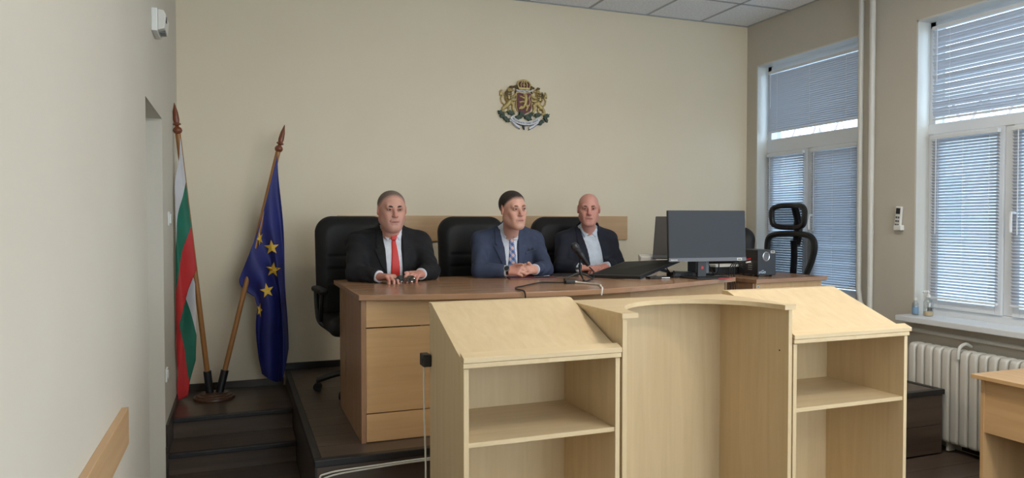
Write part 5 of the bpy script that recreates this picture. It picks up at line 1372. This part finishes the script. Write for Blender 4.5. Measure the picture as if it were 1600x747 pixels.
MB().box(sw_ / 2 - 0.042, sw_ / 2 - 0.014, -sd_ / 2 - 0.0015, -sd_ / 2 - 0.0008, sh_ - 0.007, sh_ + 0.001).xform(M_).build('sticker_print', 'sticker_ink', sb)
for (y_, z_, mt) in ((-0.03, 0.13, 'red_plastic'), (-0.03, 0.108, 'white_plastic')):
    MB().tube([(-sw_ / 2, y_, z_), (-sw_ / 2 - 0.045, y_ - 0.01, z_ - 0.004)], [0.0075, 0.006], 10).xform(M_).build('plug', mt, sb, smooth=True)
for k in range(4): MB().box(-sw_ / 2 - 0.001, -sw_ / 2 + 0.001, -0.05, 0.0, 0.05 + 0.016 * k, 0.053 + 0.016 * k).xform(M_).build('panel_print', 'sticker_white', sb)
# stars on the blue flag


# ================================================================== COAT OF ARMS ON THE BACK WALL
CRX, CRZ, YW = 2.352, 2.622, YB - 0.001
cr = thing('coat_of_arms', 'painted relief coat of arms with two golden lions on the back wall', 'coat of arms', (CRX, YW, CRZ))
K_ = 0.000904
def cz(u, v): return (CRX + (u - 480) * K_, CRZ + (400 - v) * K_)      # drawing coordinates to wall coordinates
def relief(name, strokes, depth, material, parent, h=0.0028, y0=0.006):
    P_ = [cz(*p[:2]) for st in strokes for p in st]
    lo = (min(p[0] for p in P_) - 0.03, YW - depth - 0.035, min(p[1] for p in P_) - 0.03); hi = (max(p[0] for p in P_) + 0.03, YW + 0.02, max(p[1] for p in P_) + 0.03)
    F = Field(lo, hi, h)
    for st in strokes:
        for a, b in zip(st[:-1], st[1:]):
            A_, B_ = cz(*a[:2]), cz(*b[:2])
            F.cone((A_[0], YW - y0, A_[1]), (B_[0], YW - y0, B_[1]), a[2] * K_, b[2] * K_, 0.004)
    return sculpt(name, F, material, parent)
def poly_relief(name, pts, y0, y1, material, parent, bevel=0.002):
    return MB().prism([cz(*p) for p in pts], 'y', YW - y0, YW - y1).build(name, material, parent, bevel)
def mir(st): return [[(960 - p[0], p[1], p[2]) for p in s] for s in st]
lion = [[(338, 258, 22), (322, 300, 34), (318, 345, 36), (330, 385, 24), (300, 420, 24), (268, 445, 15), (262, 475, 11), (290, 480, 10)],
        [(345, 380, 20), (372, 400, 18), (368, 445, 12), (385, 470, 11)], [(352, 262, 12), (368, 268, 10)],
        [(340, 330, 18), (375, 325, 13), (398, 300, 11)], [(335, 350, 16), (378, 362, 12), (402, 350, 10)],
        [(285, 410, 8), (255, 385, 7), (246, 350, 7), (262, 322, 9), (246, 290, 11), (252, 272, 8)], [(246, 290, 10), (238, 318, 8)],
        [(300, 415, 14), (330, 435, 10), (320, 470, 9)]]
curl = [[(300, 350, 5), (318, 362, 6), (338, 352, 5)], [(296, 330, 5), (318, 340, 6), (342, 328, 5)], [(300, 308, 5), (320, 318, 6), (346, 306, 5)], [(306, 288, 5), (324, 297, 6), (346, 286, 5)], [(300, 275, 6), (288, 300, 7), (292, 330, 6)], [(312, 290, 6), (302, 320, 6), (308, 350, 6)], [(330, 285, 6), (322, 315, 6), (330, 345, 6)], [(330, 240, 10), (345, 238, 9), (352, 250, 8)]]
for s_, q in (('lion', lion), ('lion', mir(lion))): relief('supporter_lion', q, 0.012, 'gold_metal', cr, y0=0.010)
for q in (curl, mir(curl)): relief('mane_curl', q, 0.02, 'dark_gold', cr, y0=0.037)
# shield with its small lion
shp = [(408, 292), (430, 286), (480, 296), (530, 286), (552, 292), (556, 360), (554, 430), (540, 462), (505, 476), (480, 494), (455, 476), (420, 462), (406, 430), (404, 360)]
poly_relief('shield_border', [(480 + (u - 480) * 1.10, 388 + (v - 388) * 1.06) for u, v in shp], 0.0, 0.018, 'gold_metal', cr)
sh_ = poly_relief('shield', shp, 0.0, 0.026, 'burgundy', cr)
relief('shield_lion', [[(492, 312, 17), (496, 345, 18), (490, 385, 16), (470, 425, 13), (450, 440, 10)], [(484, 305, 8), (472, 310, 6)], [(492, 345, 11), (460, 330, 9), (436, 322, 10)], [(490, 370, 11), (458, 372, 9), (432, 380, 10)],
                      [(490, 395, 12), (512, 425, 11), (500, 455, 10)], [(470, 425, 10), (445, 420, 8), (430, 440, 9)], [(500, 400, 7), (528, 410, 8), (538, 370, 7), (526, 335, 8), (538, 312, 9)]], 0.03, 'gold_metal', sh_, y0=0.027)
# crown
cn_ = poly_relief('crown_band', [(418, 236), (542, 236), (536, 256), (424, 256)], 0.0, 0.03, 'gold_metal', cr)
relief('crown_arch', [[(424, 240, 8), (412, 205, 8), (424, 180, 8), (455, 168, 8), (478, 164, 8), (502, 168, 8), (532, 180, 8), (546, 205, 8), (536, 240, 8)], [(452, 240, 6), (446, 205, 6), (462, 178, 6)], [(508, 240, 6), (512, 205, 6), (496, 178, 6)], [(478, 240, 6), (478, 165, 7)],
                      [(478, 212, 6), (464, 212, 5)], [(478, 212, 6), (494, 212, 5)]], 0.02, 'gold_metal', cn_, y0=0.020)
poly_relief('crown_lining', [(424, 238), (416, 205), (430, 184), (478, 172), (528, 184), (542, 205), (536, 238)], 0.0, 0.015, 'burgundy', cn_)
relief('mantling', [[(404, 262, 7), (424, 268, 7), (452, 262, 6), (480, 270, 6), (508, 262, 6), (536, 268, 7), (556, 262, 7)]], 0.02, 'ribbon_white', cr, y0=0.02)
relief('mantling', [[(376, 232, 10), (398, 226, 12), (408, 250, 9), (392, 285, 8)], ], 0.02, 'dark_gold', cr, y0=0.010)
relief('mantling', mir([[(376, 232, 10), (398, 226, 12), (408, 250, 9), (392, 285, 8)]]), 0.02, 'dark_gold', cr, y0=0.010)
# oak leaves
def leaf(u, v, a, L):
    pts = []
    for k in range(24):
        th = 2 * math.pi * k / 24; r = 1 + 0.22 * math.cos(6 * th)
        x_, y_ = L * r * math.cos(th), L * 0.55 * r * math.sin(th); ca, sa = math.cos(math.radians(a)), math.sin(math.radians(a))
        pts.append((u + x_ * ca - y_ * sa, v + x_ * sa + y_ * ca))
    o = poly_relief('oak_leaf', pts, 0.0, 0.030, 'leaf_green', cr, 0.003)
    e1 = (u + L * 0.9 * math.cos(math.radians(a)), v + L * 0.9 * math.sin(math.radians(a))); e0 = (u - L * 0.9 * math.cos(math.radians(a)), v - L * 0.9 * math.sin(math.radians(a)))
    p0, p1 = cz(*e0), cz(*e1)
    MB().tube([(p0[0], YW - 0.030, p0[1]), (p1[0], YW - 0.030, p1[1])], 0.0018, 6).build('leaf_vein', 'dark_gold', o)
for (u, v, a, L) in ((248, 490, 30, 36), (262, 520, 10, 30), (300, 548, 40, 34), (345, 484, 15, 38), (425, 522, -25, 40), (455, 490, 40, 34), (520, 522, 25, 40), (548, 495, -35, 34), (622, 492, -15, 36), (660, 562, -40, 34), (716, 500, -35, 34), (712, 532, 60, 26)):
    leaf(u, v, a, L)
# ribbon with the motto
def band(pts, wv, y0, y1, name, material, parent):
    P_ = smooth_path([(u, v, 0) for u, v in pts], 6); up = []; dn = []
    for i, p in enumerate(P_):
        t_ = (P_[min(i + 1, len(P_) - 1)] - P_[max(i - 1, 0)]).normalized(); n_ = Vector((-t_.y, t_.x, 0)) * wv / 2
        up.append((p.x + n_.x, p.y + n_.y)); dn.append((p.x - n_.x, p.y - n_.y))
    m = MB(); n = len(up); vs = []
    for (a, b) in zip(up, dn):
        for q in (a, b):
            c = cz(*q); vs += [(c[0], YW - y0, c[1]), (c[0], YW - y1, c[1])]
    fs = []
    for i in range(n - 1):
        a = 4 * i; b = a + 4
        fs += [(a + 1, b + 1, b + 3, a + 3), (a, a + 2, b + 2, b), (a, b, b + 1, a + 1), (a + 2, a + 3, b + 3, b + 2)]
    fs += [(0, 1, 3, 2), (4 * n - 4, 4 * n - 2, 4 * n - 1, 4 * n - 3)]
    return m.add(vs, fs).build(name, material, parent, smooth=True)
arcp = [(342, 525), (385, 556), (430, 574), (490, 581), (545, 575), (592, 558), (632, 532)]
rb = band(arcp, 34, 0.004, 0.036, 'ribbon', 'ribbon_white', cr)
r2 = band([(340, 545), (385, 592), (432, 622)], 26, 0.002, 0.022, 'ribbon_tail', 'ribbon_white', cr)
r3 = band([(632, 556), (585, 600), (535, 628)], 26, 0.002, 0.022, 'ribbon_tail', 'ribbon_white', cr)
band([(345, 565), (390, 606), (436, 634)], 5, 0.002, 0.024, 'ribbon_edge', 'ink_dark', r2); band([(628, 574), (580, 614), (530, 640)], 5, 0.002, 0.024, 'ribbon_edge', 'ink_dark', r3)
band([(470, 600), (478, 622), (486, 638)], 10, 0.002, 0.02, 'ribbon_fold', 'ink_dark', cr); band([(500, 600), (492, 622), (488, 638)], 8, 0.002, 0.02, 'ribbon_fold', 'ribbon_white', cr)
band([(350, 545), (395, 577), (440, 594), (490, 601), (540, 596), (588, 580), (626, 555)], 4, 0.004, 0.034, 'ribbon_edge', 'ink_dark', rb)
motto = 'СЪЕДИНЕНИЕТО ПРАВИ СИЛАТА'
Pm = smooth_path([(u, v, 0) for u, v in arcp], 12); cum = [0]
for a, b in zip(Pm[:-1], Pm[1:]): cum.append(cum[-1] + (b - a).length)
for i, chx in enumerate(motto):
    if chx == ' ': continue
    d_ = cum[-1] * (0.05 + 0.90 * (i + 0.5) / len(motto)); k = next(j for j in range(len(cum) - 1) if cum[j + 1] >= d_)
    p = Pm[k].lerp(Pm[k + 1], (d_ - cum[k]) / (cum[k + 1] - cum[k] + 1e-9)); t_ = (Pm[k + 1] - Pm[k])
    c = cz(p.x, p.y); ang = math.atan2(-t_.y, t_.x)
    text_mesh(chx, 0.0205, Matrix.Translation((c[0], YW - 0.0366, c[1])) @ Matrix.Rotation(-ang, 4, 'Y') @ FACE, 'letter', 'ink_dark', rb)
